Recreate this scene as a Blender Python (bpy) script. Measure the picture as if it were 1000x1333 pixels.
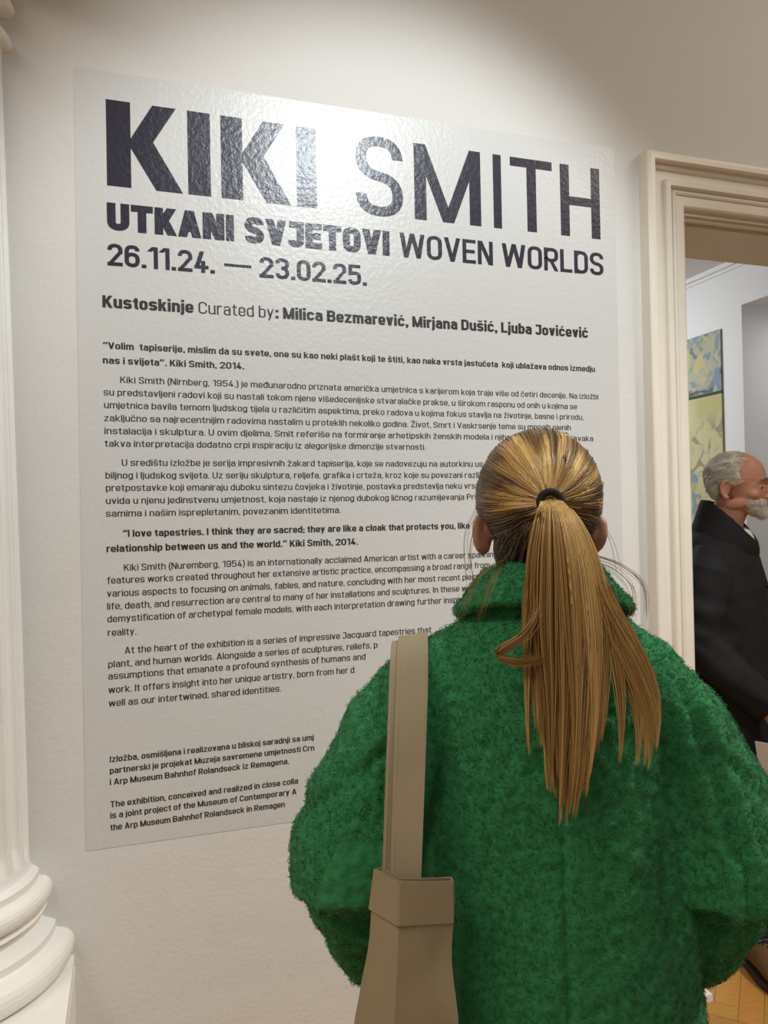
import bpy, bmesh, math, random
import numpy as np
from mathutils import Vector, Matrix, Euler

for o in list(bpy.data.objects):
    bpy.data.objects.remove(o)
SC = bpy.context.scene
COL = SC.collection
RNG = np.random.default_rng(7)
PI = math.pi

# ------------------------------------------------------------------ camera
# text wall = plane y=0 (room on the -y side), floor z=0
YAW, PITCH, ROLL, FPX = 0.316915, 0.00988486, -0.0197847, 1003.18
cam_d = bpy.data.cameras.new('camera')
cam = bpy.data.objects.new('camera', cam_d)
COL.objects.link(cam)
cyw, syw = math.cos(YAW), math.sin(YAW)
cp, sp = math.cos(PITCH), math.sin(PITCH)
cr, sr = math.cos(ROLL), math.sin(ROLL)
Fv = Vector((syw * cp, cyw * cp, sp))
R0 = Vector((cyw, -syw, 0))
U0 = R0.cross(Fv)
Rv = cr * R0 + sr * U0
Uv = -sr * R0 + cr * U0
CAMLOC = Vector((0, -2.1, 1.565))
cam.matrix_world = Matrix(((Rv.x, Uv.x, -Fv.x, CAMLOC.x), (Rv.y, Uv.y, -Fv.y, CAMLOC.y), (Rv.z, Uv.z, -Fv.z, CAMLOC.z), (0, 0, 0, 1)))
cam_d.sensor_fit = 'VERTICAL'
cam_d.sensor_height = 36.0
cam_d.lens = FPX / 1333 * 36.0
cam_d.clip_start = 0.05
SC.camera = cam

# ------------------------------------------------------------------ light
SC.view_settings.view_transform = 'Standard'
SC.view_settings.look = 'None'
SC.view_settings.exposure = 0.24
SC.view_settings.gamma = 1.0
SC.view_settings.use_curve_mapping = False

world = bpy.data.worlds.new('world')
SC.world = world
world.use_nodes = True
world.node_tree.nodes['Background'].inputs[0].default_value = (1.0, 0.90, 0.77, 1)
world.node_tree.nodes['Background'].inputs[1].default_value = 0.19


def add_light(name, kind, loc, target, energy, color, **kw):
    d = bpy.data.lights.new(name, kind)
    d.energy = energy
    d.color = color
    for k, v in kw.items():
        setattr(d, k, v)
    o = bpy.data.objects.new(name, d)
    COL.objects.link(o)
    o.location = loc
    o.rotation_euler = (Vector(target) - Vector(loc)).to_track_quat('-Z', 'Y').to_euler()
    return o


# ceiling spot washing the text panel
add_light('spot_text', 'SPOT', (1.04, -2.05, 3.62), (0.66, 0, 1.72), 180, (0.885, 0.965, 1.0),
          spot_size=math.radians(61), spot_blend=0.55, shadow_soft_size=0.10)
# warm ceiling fixtures of the same room, then an added fill spot
add_light('ceiling_lamp', 'AREA', (-1.9, -2.5, 3.85), (-0.9, -2.0, 0), 46, (1.0, 0.89, 0.76), shape='RECTANGLE', size=2.6, size_y=0.8)
add_light('ceiling_lamp_far', 'AREA', (3.0, -1.6, 3.85), (1.7, -1.4, 0), 20, (1.0, 0.90, 0.78), shape='RECTANGLE', size=1.4, size_y=0.6)
add_light('fill_spot_door', 'SPOT', (2.9, -1.9, 3.75), (1.45, -0.85, 0.9), 170, (1.0, 0.92, 0.82), spot_size=math.radians(58), spot_blend=0.8, shadow_soft_size=0.12)  # added unseen spot, gives coat, casing and floor light from above
# cooler lamp of the next room, then an added fill light
add_light('next_room_lamp', 'AREA', (2.6, 3.6, 3.3), (3.6, 2.9, 1.2), 75, (0.93, 0.97, 1.0), shape='RECTANGLE', size=1.4, size_y=1.4)
add_light('alcove_fill', 'AREA', (4.68, 1.7, 3.0), (4.7, 1.75, 0), 3.8, (0.98, 0.97, 0.95), shape='RECTANGLE', size=0.5, size_y=0.8)  # added fill light, brightens the inside of the side opening


# ------------------------------------------------------------------ helpers
def tag(o, label=None, cat=None, group=None, kind=None):
    if label: o['label'] = label
    if cat: o['category'] = cat
    if group: o['group'] = group
    if kind: o['kind'] = kind
    return o


def empty(name, loc=(0, 0, 0), rz=0.0, **kw):
    o = bpy.data.objects.new(name, None)
    COL.objects.link(o)
    o.location = loc
    o.rotation_euler = (0, 0, rz)
    o.empty_display_size = 0.1
    return tag(o, **kw)


def mesh_data(name, verts, faces, smooth=False):
    me = bpy.data.meshes.new(name)
    me.from_pydata([tuple(v) for v in verts], [], [tuple(f) for f in faces])
    me.update()
    if smooth:
        me.polygons.foreach_set('use_smooth', [True] * len(me.polygons))
    return me


def link(name, me, mat=None, parent=None, **kw):
    o = bpy.data.objects.new(name, me)
    COL.objects.link(o)
    if mat and not me.materials:
        me.materials.append(mat)
    if parent:
        o.parent = parent
    return tag(o, **kw)


def mobj(name, verts, faces, mat, parent=None, smooth=False, **kw):
    return link(name, mesh_data(name, verts, faces, smooth), mat, parent, **kw)


class MB:
    """collects verts / faces of one mesh"""
    def __init__(s):
        s.v, s.f = [], []

    def add(s, verts, faces):
        n = len(s.v)
        s.v += [tuple(map(float, p)) for p in verts]
        s.f += [tuple(int(i) + n for i in f) for f in faces]

    def box(s, a, b):
        (x0, y0, z0), (x1, y1, z1) = a, b
        s.add([(x0, y0, z0), (x1, y0, z0), (x1, y1, z0), (x0, y1, z0), (x0, y0, z1), (x1, y0, z1), (x1, y1, z1), (x0, y1, z1)],
              [(0, 3, 2, 1), (4, 5, 6, 7), (0, 1, 5, 4), (1, 2, 6, 5), (2, 3, 7, 6), (3, 0, 4, 7)])

    def rings(s, rings, cap0=True, cap1=True, closed=True):
        n = len(rings[0])
        base = len(s.v)
        vs = [p for r in rings for p in r]
        fs = []
        for i in range(len(rings) - 1):
            for j in range(n if closed else n - 1):
                k = (j + 1) % n
                fs.append((i * n + j, i * n + k, (i + 1) * n + k, (i + 1) * n + j))
        if cap0: fs.append(tuple(range(n - 1, -1, -1)))
        if cap1: fs.append(tuple((len(rings) - 1) * n + j for j in range(n)))
        s.add(vs, fs)

    def tube(s, pts, radii, n=16, squash=None, up=None):
        """tube through pts; radii scalar per point, or (ra, rb) along side / up"""
        P = [np.array(p, float) for p in pts]
        m = len(P)
        T = []
        for i in range(m):
            a = P[max(i - 1, 0)]; b = P[min(i + 1, m - 1)]
            t = b - a
            T.append(t / (np.linalg.norm(t) + 1e-9))
        u = np.array(up if up is not None else ((0, 0, 1) if abs(T[0][2]) < 0.9 else (0, 1, 0)), float)
        rings = []
        for i in range(m):
            t = T[i]
            u = u - t * np.dot(u, t)
            u /= np.linalg.norm(u) + 1e-9
            w = np.cross(t, u)
            r = radii[i] if hasattr(radii, '__len__') else radii
            ra, rb = (r if hasattr(r, '__len__') else (r, r))
            rings.append([P[i] + w * ra * math.cos(2 * PI * k / n) + u * rb * math.sin(2 * PI * k / n) for k in range(n)])
        s.rings(rings)

    def ellipsoid(s, c, r, rot=None, nu=24, nv=14):
        c = np.array(c, float)
        M = np.array(rot.to_matrix()) if rot is not None else np.eye(3)
        vs, fs = [], []
        for i in range(nv + 1):
            th = PI * i / nv
            for j in range(nu):
                ph = 2 * PI * j / nu
                p = np.array([r[0] * math.sin(th) * math.cos(ph), r[1] * math.sin(th) * math.sin(ph), r[2] * math.cos(th)])
                vs.append(c + M @ p)
        for i in range(nv):
            for j in range(nu):
                k = (j + 1) % nu
                fs.append((i * nu + j, (i + 1) * nu + j, (i + 1) * nu + k, i * nu + k))
        s.add(vs, fs)

    def build(s, name, mat, parent=None, smooth=False, **kw):
        return mobj(name, s.v, s.f, mat, parent, smooth, **kw)


def apply_mods(ob):
    """evaluate modifiers into a new mesh"""
    bpy.context.view_layer.update()
    dg = bpy.context.evaluated_depsgraph_get()
    me = bpy.data.meshes.new_from_object(ob.evaluated_get(dg))
    old = ob.data
    ob.modifiers.clear()
    ob.data = me
    bpy.data.meshes.remove(old)
    return ob


def remesh(mb, voxel, smooth_it=4, factor=0.5):
    """one continuous surface from overlapping closed shapes"""
    me = mesh_data('tmp', mb.v, mb.f)
    bm = bmesh.new(); bm.from_mesh(me)
    bmesh.ops.remove_doubles(bm, verts=bm.verts, dist=1e-5)
    bmesh.ops.recalc_face_normals(bm, faces=bm.faces)
    bm.to_mesh(me); bm.free()
    ob = bpy.data.objects.new('tmp', me)
    COL.objects.link(ob)
    r = ob.modifiers.new('r', 'REMESH')
    r.mode = 'VOXEL'; r.voxel_size = voxel; r.adaptivity = 0.0
    if smooth_it:
        sm = ob.modifiers.new('s', 'SMOOTH')
        sm.factor = factor; sm.iterations = smooth_it
    apply_mods(ob)
    me = ob.data
    bpy.data.objects.remove(ob)
    me.polygons.foreach_set('use_smooth', [True] * len(me.polygons))
    return me


def co_of(me):
    a = np.empty(len(me.vertices) * 3, np.float32)
    me.vertices.foreach_get('co', a)
    return a.reshape(-1, 3)


def no_of(me):
    a = np.empty(len(me.vertices) * 3, np.float32)
    me.vertices.foreach_get('normal', a)
    return a.reshape(-1, 3)


def set_co(me, co):
    me.vertices.foreach_set('co', np.ascontiguousarray(co, np.float32).ravel())
    me.update()


def strands_mesh(name, paths, widths, cols=None, sides=3):
    """paths (N,K,3); widths (N,K) radius; cols (N,K,3). thin tapered hairs as one mesh, built with numpy."""
    paths = np.asarray(paths, float)
    N, K, _ = paths.shape
    T = np.gradient(paths, axis=1)
    T /= np.linalg.norm(T, axis=2, keepdims=True) + 1e-9
    ref = np.tile(np.array([0.31, 0.52, 0.79]), (N, K, 1))
    A = np.cross(T, ref); A /= np.linalg.norm(A, axis=2, keepdims=True) + 1e-9
    B = np.cross(T, A)
    ang = np.arange(sides) * 2 * PI / sides
    V = paths[:, :, None, :] + widths[:, :, None, None] * (A[:, :, None, :] * np.cos(ang)[None, None, :, None] + B[:, :, None, :] * np.sin(ang)[None, None, :, None])
    V = V.reshape(-1, 3)
    n_i, k_i, s_i = np.meshgrid(np.arange(N), np.arange(K - 1), np.arange(sides), indexing='ij')
    s2 = (s_i + 1) % sides
    base = n_i * K * sides
    q = np.stack([base + k_i * sides + s_i, base + k_i * sides + s2, base + (k_i + 1) * sides + s2, base + (k_i + 1) * sides + s_i], -1).reshape(-1, 4)
    me = bpy.data.meshes.new(name)
    me.vertices.add(len(V)); me.vertices.foreach_set('co', V.astype(np.float32).ravel())
    me.loops.add(len(q) * 4); me.loops.foreach_set('vertex_index', q.astype(np.int32).ravel())
    me.polygons.add(len(q))
    me.polygons.foreach_set('loop_start', np.arange(0, len(q) * 4, 4, dtype=np.int32))
    me.polygons.foreach_set('use_smooth', np.ones(len(q), bool))
    me.update(calc_edges=True)
    if cols is not None:
        c = np.repeat(np.asarray(cols, float).reshape(N * K, 3), sides, axis=0)
        c = np.concatenate([c, np.ones((len(c), 1))], 1)
        at = me.color_attributes.new('strand_dye', 'FLOAT_COLOR', 'POINT')
        at.data.foreach_set('color', c.astype(np.float32).ravel())
    return me


# value noise for sculpting (world/local coordinates)
def vnoise(p, scale, seed=0):
    p = np.asarray(p, float) * scale + seed * 17.31
    i = np.floor(p).astype(np.int64); f = p - i
    f = f * f * (3 - 2 * f)
    def h(a):
        n = (a[..., 0] * 73856093) ^ (a[..., 1] * 19349663) ^ (a[..., 2] * 83492791)
        n = (n ^ (n >> 13)) * 1274126177
        return ((n & 0xffff) / 65535.0)
    out = 0
    for dx in (0, 1):
        for dy in (0, 1):
            for dz in (0, 1):
                w = (f[..., 0] if dx else 1 - f[..., 0]) * (f[..., 1] if dy else 1 - f[..., 1]) * (f[..., 2] if dz else 1 - f[..., 2])
                out = out + w * h(i + np.array([dx, dy, dz]))
    return out * 2 - 1


# ------------------------------------------------------------------ materials
def mat(name, color, rough=0.6, spec=0.5, noise=None, bump=None, sheen=0, metallic=0, attr=None, coat=0):
    """noise=(scale, amount, second colour); bump=[(kind, scale, strength, distance), ...]"""
    m = bpy.data.materials.new(name)
    m.use_nodes = True
    nt = m.node_tree
    b = nt.nodes['Principled BSDF']
    b.inputs['Roughness'].default_value = rough
    b.inputs['Specular IOR Level'].default_value = spec
    b.inputs['Metallic'].default_value = metallic
    b.inputs['Sheen Weight'].default_value = sheen
    b.inputs['Coat Weight'].default_value = coat
    b.inputs['Base Color'].default_value = (*color, 1)
    tc = nt.nodes.new('ShaderNodeNewGeometry')
    if attr:
        a = nt.nodes.new('ShaderNodeVertexColor'); a.layer_name = attr
        nt.links.new(a.outputs['Color'], b.inputs['Base Color'])
    elif noise:
        n = nt.nodes.new('ShaderNodeTexNoise'); n.inputs['Scale'].default_value = noise[0]; n.inputs['Detail'].default_value = 5
        nt.links.new(tc.outputs['Position'], n.inputs['Vector'])
        mr = nt.nodes.new('ShaderNodeMapRange')
        mr.inputs[1].default_value = 0.35; mr.inputs[2].default_value = 0.65
        mr.inputs[3].default_value = 0; mr.inputs[4].default_value = noise[1]
        nt.links.new(n.outputs['Fac'], mr.inputs[0])
        mx = nt.nodes.new('ShaderNodeMix'); mx.data_type = 'RGBA'
        mx.inputs[6].default_value = (*color, 1); mx.inputs[7].default_value = (*noise[2], 1)
        nt.links.new(mr.outputs[0], mx.inputs[0])
        nt.links.new(mx.outputs[2], b.inputs['Base Color'])
    prev = None
    for (kind, sc, st, dist) in (bump or []):
        if kind == 'noise':
            t = nt.nodes.new('ShaderNodeTexNoise'); t.inputs['Detail'].default_value = 4
            out = t.outputs['Fac']
        elif kind == 'voronoi':
            t = nt.nodes.new('ShaderNodeTexVoronoi'); out = t.outputs['Distance']
        else:
            t = nt.nodes.new('ShaderNodeTexWave'); out = t.outputs['Fac']
        t.inputs['Scale'].default_value = sc
        nt.links.new(tc.outputs['Position'], t.inputs['Vector'])
        bp = nt.nodes.new('ShaderNodeBump')
        bp.inputs['Strength'].default_value = st; bp.inputs['Distance'].default_value = dist
        nt.links.new(out, bp.inputs['Height'])
        if prev: nt.links.new(prev, bp.inputs['Normal'])
        prev = bp.outputs['Normal']
    if prev: nt.links.new(prev, b.inputs['Normal'])
    return m


M = {}
WALLBUMP = [('noise', 5, 0.25, 0.02), ('noise', 90, 0.28, 0.004)]
M['wall'] = mat('wall_paint', (0.65, 0.635, 0.61), 0.75, 0.25, noise=(1.3, 0.35, (0.635, 0.615, 0.585)), bump=WALLBUMP)
M['wall_next'] = mat('next_room_paint', (0.76, 0.77, 0.78), 0.8, 0.2, noise=(2, 0.3, (0.72, 0.73, 0.74)))
M['ceiling'] = mat('ceiling_paint', (0.72, 0.69, 0.64), 0.85, 0.2, noise=(2, 0.3, (0.68, 0.65, 0.6)))
M['stucco'] = mat('column_paint', (0.84, 0.82, 0.78), 0.5, 0.4, noise=(6, 0.4, (0.77, 0.73, 0.67)), bump=[('noise', 40, 0.3, 0.006), ('noise', 9, 0.2, 0.01)])
M['casing'] = mat('casing_gloss_paint', (0.76, 0.71, 0.62), 0.38, 0.45, noise=(7, 0.5, (0.71, 0.655, 0.56)), bump=[('noise', 30, 0.12, 0.004)])
VBUMP = [('noise', 4, 0.12, 0.02), ('noise', 75, 0.24, 0.004), ('noise', 210, 0.15, 0.0015)]
M['vinyl'] = mat('vinyl_film', (0.585, 0.585, 0.575), 0.35, 0.5, noise=(1.5, 0.3, (0.56, 0.555, 0.545)), bump=VBUMP)
M['ink_title'] = mat('title_ink', (0.022, 0.019, 0.036), 0.29, 0.42, noise=(3, 0.3, (0.03, 0.027, 0.045)), bump=VBUMP)
M['ink'] = mat('text_ink', (0.022, 0.020, 0.019), 0.45, 0.4, noise=(3, 0.3, (0.03, 0.027, 0.025)), bump=VBUMP)

# ================================================================== the room
XD0, XD1, ZD = 1.744, 2.95, 2.565      # doorway opening
TW = 0.352                              # thickness of the text wall
CE = 3.95
w = MB(); w.box((-2.6, 0, 0), (XD0, TW, CE)); w.box((XD0, 0, ZD), (XD1, TW, CE)); w.box((XD1, 0, 0), (5.2, TW, CE))
w.build('wall_text', M['wall'], kind='structure')


def herringbone_mat():
    m = bpy.data.materials.new('oak_herringbone')
    m.use_nodes = True
    nt = m.node_tree; b = nt.nodes['Principled BSDF']
    b.inputs['Roughness'].default_value = 0.32
    at = nt.nodes.new('ShaderNodeVertexColor'); at.layer_name = 'block_tone'
    g = nt.nodes.new('ShaderNodeNewGeometry')
    n = nt.nodes.new('ShaderNodeTexNoise'); n.inputs['Scale'].default_value = 22; n.inputs['Detail'].default_value = 6
    mp = nt.nodes.new('ShaderNodeMapping'); mp.inputs['Scale'].default_value = (1, 4, 1); mp.inputs['Rotation'].default_value = (0, 0, 0.78)
    nt.links.new(g.outputs['Position'], mp.inputs['Vector']); nt.links.new(mp.outputs[0], n.inputs['Vector'])
    mx = nt.nodes.new('ShaderNodeMix'); mx.data_type = 'RGBA'; mx.blend_type = 'MULTIPLY'
    mr = nt.nodes.new('ShaderNodeMapRange'); mr.inputs[3].default_value = 0.7; mr.inputs[4].default_value = 1.15
    nt.links.new(n.outputs['Fac'], mr.inputs[0])
    mx.inputs[0].default_value = 1
    nt.links.new(at.outputs['Color'], mx.inputs[6]); nt.links.new(mr.outputs[0], mx.inputs[7])
    nt.links.new(mx.outputs[2], b.inputs['Base Color'])
    return m


def build_floor():
    # herringbone blocks as faces of one floor mesh; tone per block
    L, W = 0.36, 0.072
    vs, fs, tone = [], [], []
    ca, sa = math.cos(PI / 4), math.sin(PI / 4)
    rng = random.Random(3)
    g = 0.0006
    for a in range(-60, 60):
        for k in range(-40, 40):
            # zigzag rows in rotated frame
            ox = a * W + k * L
            oy = a * W - k * L
            for (x0, y0, x1, y1) in ((ox, oy, ox + L, oy + W), (ox, oy + W, ox + W, oy + W + L)):
                cx, cy = (x0 + x1) / 2, (y0 + y1) / 2
                X, Y = ca * cx - sa * cy + 1.8, sa * cx + ca * cy + 0.5
                if not (-2.6 < X < 5.2 and -3.9 < Y < 6.0): continue
                n = len(vs)
                for (x, y) in ((x0 + g, y0 + g), (x1 - g, y0 + g), (x1 - g, y1 - g), (x0 + g, y1 - g)):
                    vs.append((ca * x - sa * y + 1.8, sa * x + ca * y + 0.5, 0.0))
                fs.append((n, n + 1, n + 2, n + 3))
                t = rng.uniform(0.72, 1.12); r = rng.uniform(-.03, .03)
                tone.append((0.60 * t, (0.305 + r) * t, 0.066 * t))
    n = len(vs)
    vs += [(-2.6, -3.9, -0.002), (5.2, -3.9, -0.002), (5.2, 6, -0.002), (-2.6, 6, -0.002), (-2.6, -3.9, -0.12), (5.2, -3.9, -0.12), (5.2, 6, -0.12), (-2.6, 6, -0.12)]
    fs += [(n, n + 1, n + 2, n + 3), (n + 7, n + 6, n + 5, n + 4), (n, n + 4, n + 5, n + 1), (n + 1, n + 5, n + 6, n + 2), (n + 2, n + 6, n + 7, n + 3), (n + 3, n + 7, n + 4, n)]
    cols = np.concatenate([np.repeat(np.array(tone), 4, axis=0), np.full((8, 3), 0.08)])
    me = mesh_data('floor', vs, fs)
    at = me.color_attributes.new('block_tone', 'FLOAT_COLOR', 'POINT')
    at.data.foreach_set('color', np.concatenate([cols, np.ones((len(cols), 1))], 1).astype(np.float32).ravel())
    link('floor', me, herringbone_mat(), kind='structure')


build_floor()
c = MB(); c.box((-2.6, -3.9, CE), (5.2, TW, CE + 0.1))
c.build('ceiling', M['ceiling'], kind='structure')
w = MB(); w.box((-2.75, -3.9, 0), (-2.6, TW, CE))
w.build('wall_left', M['wall'], kind='structure')
w = MB(); w.box((5.2, -3.9, 0), (5.35, TW, CE))
w.build('wall_right', M['wall'], kind='structure')

# next room: ceiling, side wall with a deep opening, far wall
XR, CN = 4.2, 3.40
c = MB(); c.box((-0.6, TW, CN), (5.2, 6.0, CN + 0.1))
c.build('ceiling_next_room', M['wall_next'], kind='structure')
w = MB()
w.box((XR, 2.35, 0), (XR + 0.16, 6.0, CN)); w.box((XR, 1.05, 3.06), (XR + 0.16, 2.35, CN)); w.box((XR, TW, 0), (XR + 0.16, 1.05, CN))
w.box((XR + 0.16, 2.35, 0), (5.2, 2.47, 3.06)); w.box((XR + 0.16, 0.93, 0), (5.2, 1.05, 3.06)); w.box((XR + 0.16, 0.93, 3.06), (5.2, 2.47, 3.18))
w.box((5.1, 1.05, 0), (5.2, 2.35, 3.06))
w.build('wall_next_room', M['wall_next'], kind='structure')
w = MB(); w.box((-0.6, 6.0, 0), (5.2, 6.15, CN))
w.build('wall_far', M['wall_next'], kind='structure')
w = MB(); w.box((-0.75, TW, 0), (-0.6, 6.0, CN))
w.build('wall_next_room_side', M['wall_next'], kind='structure')
t = MB(); t.box((XR - 0.035, 2.0, CN - 0.035), (XR, 6.0, CN)); t.box((XR - 0.012, 2.0, CN - 0.06), (XR, 6.0, CN - 0.035))
t.build('trim_1', M['wall_next'], kind='structure')

# ---------------------------------------------------------------- door casing
door = empty('door_1', (XD0, 0, 0), kind='structure')
# profile: (distance in from the outer edge, projection from the wall)
PROF = [(0, 0), (0, .044), (.004, .048), (.012, .05), (.026, .05), (.030, .046), (.031, .030), (.040, .030), (.046, .026), (.050, .018),
        (.078, .018), (.080, .030), (.084, .034), (.098, .034), (.101, .030), (.102, .020), (.108, .020), (.111, .026), (.116, .029), (.122, .026),
        (.124, .022), (.154, .022), (.160, .018), (.164, .010), (.164, 0)]
CW = 0.164


def casing():
    # three legs with mitred corners: for each profile point a path left-bottom, left-top, right-top, right-bottom
    rows = []
    for (u, p) in PROF:
        xl, xr, zt = XD0 - CW + u, XD1 + CW - u, ZD + CW - u
        rows.append([(xl - XD0, -p, 0), (xl - XD0, -p, zt), (xr - XD0, -p, zt), (xr - XD0, -p, 0)])
    vs = [q for r in rows for q in r]
    fs = []
    for i in range(len(rows) - 1):
        for j in range(3):
            fs.append((i * 4 + j, i * 4 + j + 1, (i + 1) * 4 + j + 1, (i + 1) * 4 + j))
    fs.append(tuple(i * 4 for i in range(len(rows))))
    fs.append(tuple(i * 4 + 3 for i in reversed(range(len(rows)))))
    o = mobj('casing', vs, fs, M['casing'], door)
    return o


casing()
j = MB()
W2 = XD1 - XD0
e = 0.012
j.box((0, 0.0, 0), (e, TW, ZD)); j.box((W2 - e, 0, 0), (W2, TW, ZD)); j.box((e, 0, ZD - e), (W2 - e, TW, ZD))
j.build('jamb_lining', M['casing'], door)
j = MB()
s0 = .04
j.box((e, .05, 0), (e + .014, .09, ZD - e)); j.box((W2 - e - .014, .05, 0), (W2 - e, .09, ZD - e)); j.box((e, .012, ZD - e - .010), (W2 - e, .03, ZD - e)); j.box((e, .05, ZD - e - .014), (W2 - e, .075, ZD - e))
j.build('door_stop', M['casing'], door)
pl = MB()
pl.box((-CW - .006, -.056, 0), (0.004, 0, .022))
pl.build('plinth_block', M['stucco'], door)

# ---------------------------------------------------------------- engaged column
column = empty('column', (-0.457, 0, 0), kind='structure')


def half_lathe(prof, n=64, flute=None):
    """revolve (r, z) about the column axis, front half only"""
    rings = []
    for (r, z) in prof:
        ring = []
        for k in range(n + 1):
            a = PI * k / n
            rr = r
            if flute: rr = r - flute(r, z, a)
            ring.append((rr * math.cos(a), -rr * math.sin(a), z))
        rings.append(ring)
    m = MB(); m.rings(rings, closed=False)
    return m


def arc(r0, z0, rad_r, rad_z, a0, a1, n=10):
    return [(r0 + rad_r * math.cos(a0 + (a1 - a0) * i / n), z0 + rad_z * math.sin(a0 + (a1 - a0) * i / n)) for i in range(n + 1)]


pz = 0.487
p = MB(); p.box((-.305, -.305, 0), (.305, 0, pz - .03)); p.box((-.304, -.304, pz - .03), (.304, 0, pz))
p.build('pedestal', M['stucco'], column)
prof = arc(.268, pz + .038, .037, .038, -PI / 2, PI / 2)                 # lower torus
prof += [(.262, pz + .080), (.262, pz + .097)]                           # fillet
prof += [(.262 - .034 * math.sin(PI * i / 10) - .001 * i, pz + .097 + .05 * i / 10) for i in range(1, 10)]   # scotia
prof += [(.238, pz + .148), (.238, pz + .154)]
prof += arc(.228, pz + .183, .028, .029, -PI / 2, PI / 2)                # upper torus
prof += [(.226, pz + .214), (.226, pz + .230), (.214, pz + .240)]
half_lathe(prof).build('base', M['stucco'], column, smooth=False)
NF = 12


def flute(r, z, a):
    t = (a / PI * NF) % 1.0
    z0, z1 = pz + .262, 2.70
    fade = min(1, max(0, (z - z0) / .05)) * min(1, max(0, (z1 - z) / .05))
    if t < .14 or t > .86: return 0
    return .020 * fade * math.sin(PI * (t - .14) / .72) ** .6


sh = [(.212, pz + .232), (.206, pz + .25)] + [(.2035 - .036 * ((z - (pz + .262)) / 2.0) ** 1.15, z) for z in np.linspace(pz + .262, 2.74, 44)]
half_lathe(sh, 240, flute).build('shaft', M['stucco'], column)
cap = [(.166, 2.735), (.172, 2.745)] + arc(.172, 2.762, .022, .016, -PI / 2, PI / 2) + [(.166, 2.785), (.166, 2.83)] + arc(.170, 2.85, .03, .02, -PI / 2, PI / 2) + [(.2, 2.88), (.215, 2.95)]
half_lathe(cap).build('capital', M['stucco'], column)
ab = MB(); ab.box((-.24, -.24, 2.95), (.24, 0, 3.03))
ab.build('abacus', M['stucco'], column)
up = MB(); up.box((-.2, -.2, 3.03), (.2, 0, CE))
up.build('entablature', M['stucco'], column)

# ================================================================== text panel
# a narrow monoline grotesque, drawn as strokes; unit = cap height


def _round(pts, r, closed, n=5):
    pts = [np.array(p, float) for p in pts]
    m = len(pts); out = []
    for i, p in enumerate(pts):
        if not closed and i in (0, m - 1):
            out.append(p); continue
        a, b = pts[(i - 1) % m], pts[(i + 1) % m]
        da, db = a - p, b - p
        la, lb = np.linalg.norm(da), np.linalg.norm(db)
        ra = min(r, la * .5 if (closed or i - 1 > 0) else la, lb * .5 if (closed or i + 1 < m - 1) else lb)
        if ra < 1e-4: out.append(p); continue
        s, e = p + da / la * ra, p + db / lb * ra
        for k in range(n + 1):
            t = k / n
            # superelliptic corner
            q = (1 - t) ** 2 * s + 2 * t * (1 - t) * (p * .93 + .035 * s + .035 * e) + t * t * e
            out.append(q)
    res = [out[0]]
    for q in out[1:]:
        if np.linalg.norm(q - res[-1]) > 1e-5: res.append(q)
    if closed and np.linalg.norm(res[0] - res[-1]) < 1e-5: res.pop()
    return res


def _ribbon(pts, h, closed):
    m = len(pts); L, Rr = [], []
    for i in range(m):
        a = pts[(i - 1) % m] if (closed or i > 0) else pts[i]
        b = pts[(i + 1) % m] if (closed or i < m - 1) else pts[i]
        t1 = pts[i] - a; t2 = b - pts[i]
        l1, l2 = np.linalg.norm(t1), np.linalg.norm(t2)
        t1 = t1 / l1 if l1 > 1e-9 else t2 / l2
        t2 = t2 / l2 if l2 > 1e-9 else t1
        t = t1 + t2; t /= np.linalg.norm(t)
        nrm = np.array([-t[1], t[0]])
        k = h / max(.5, float(np.dot(nrm, [-t1[1], t1[0]])))
        L.append(pts[i] + nrm * k); Rr.append(pts[i] - nrm * k)
    quads = []
    for i in range(m if closed else m - 1):
        j = (i + 1) % m
        quads.append([Rr[i], Rr[j], L[j], L[i]])
    return quads


X, DSC = .77, -.21


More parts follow.
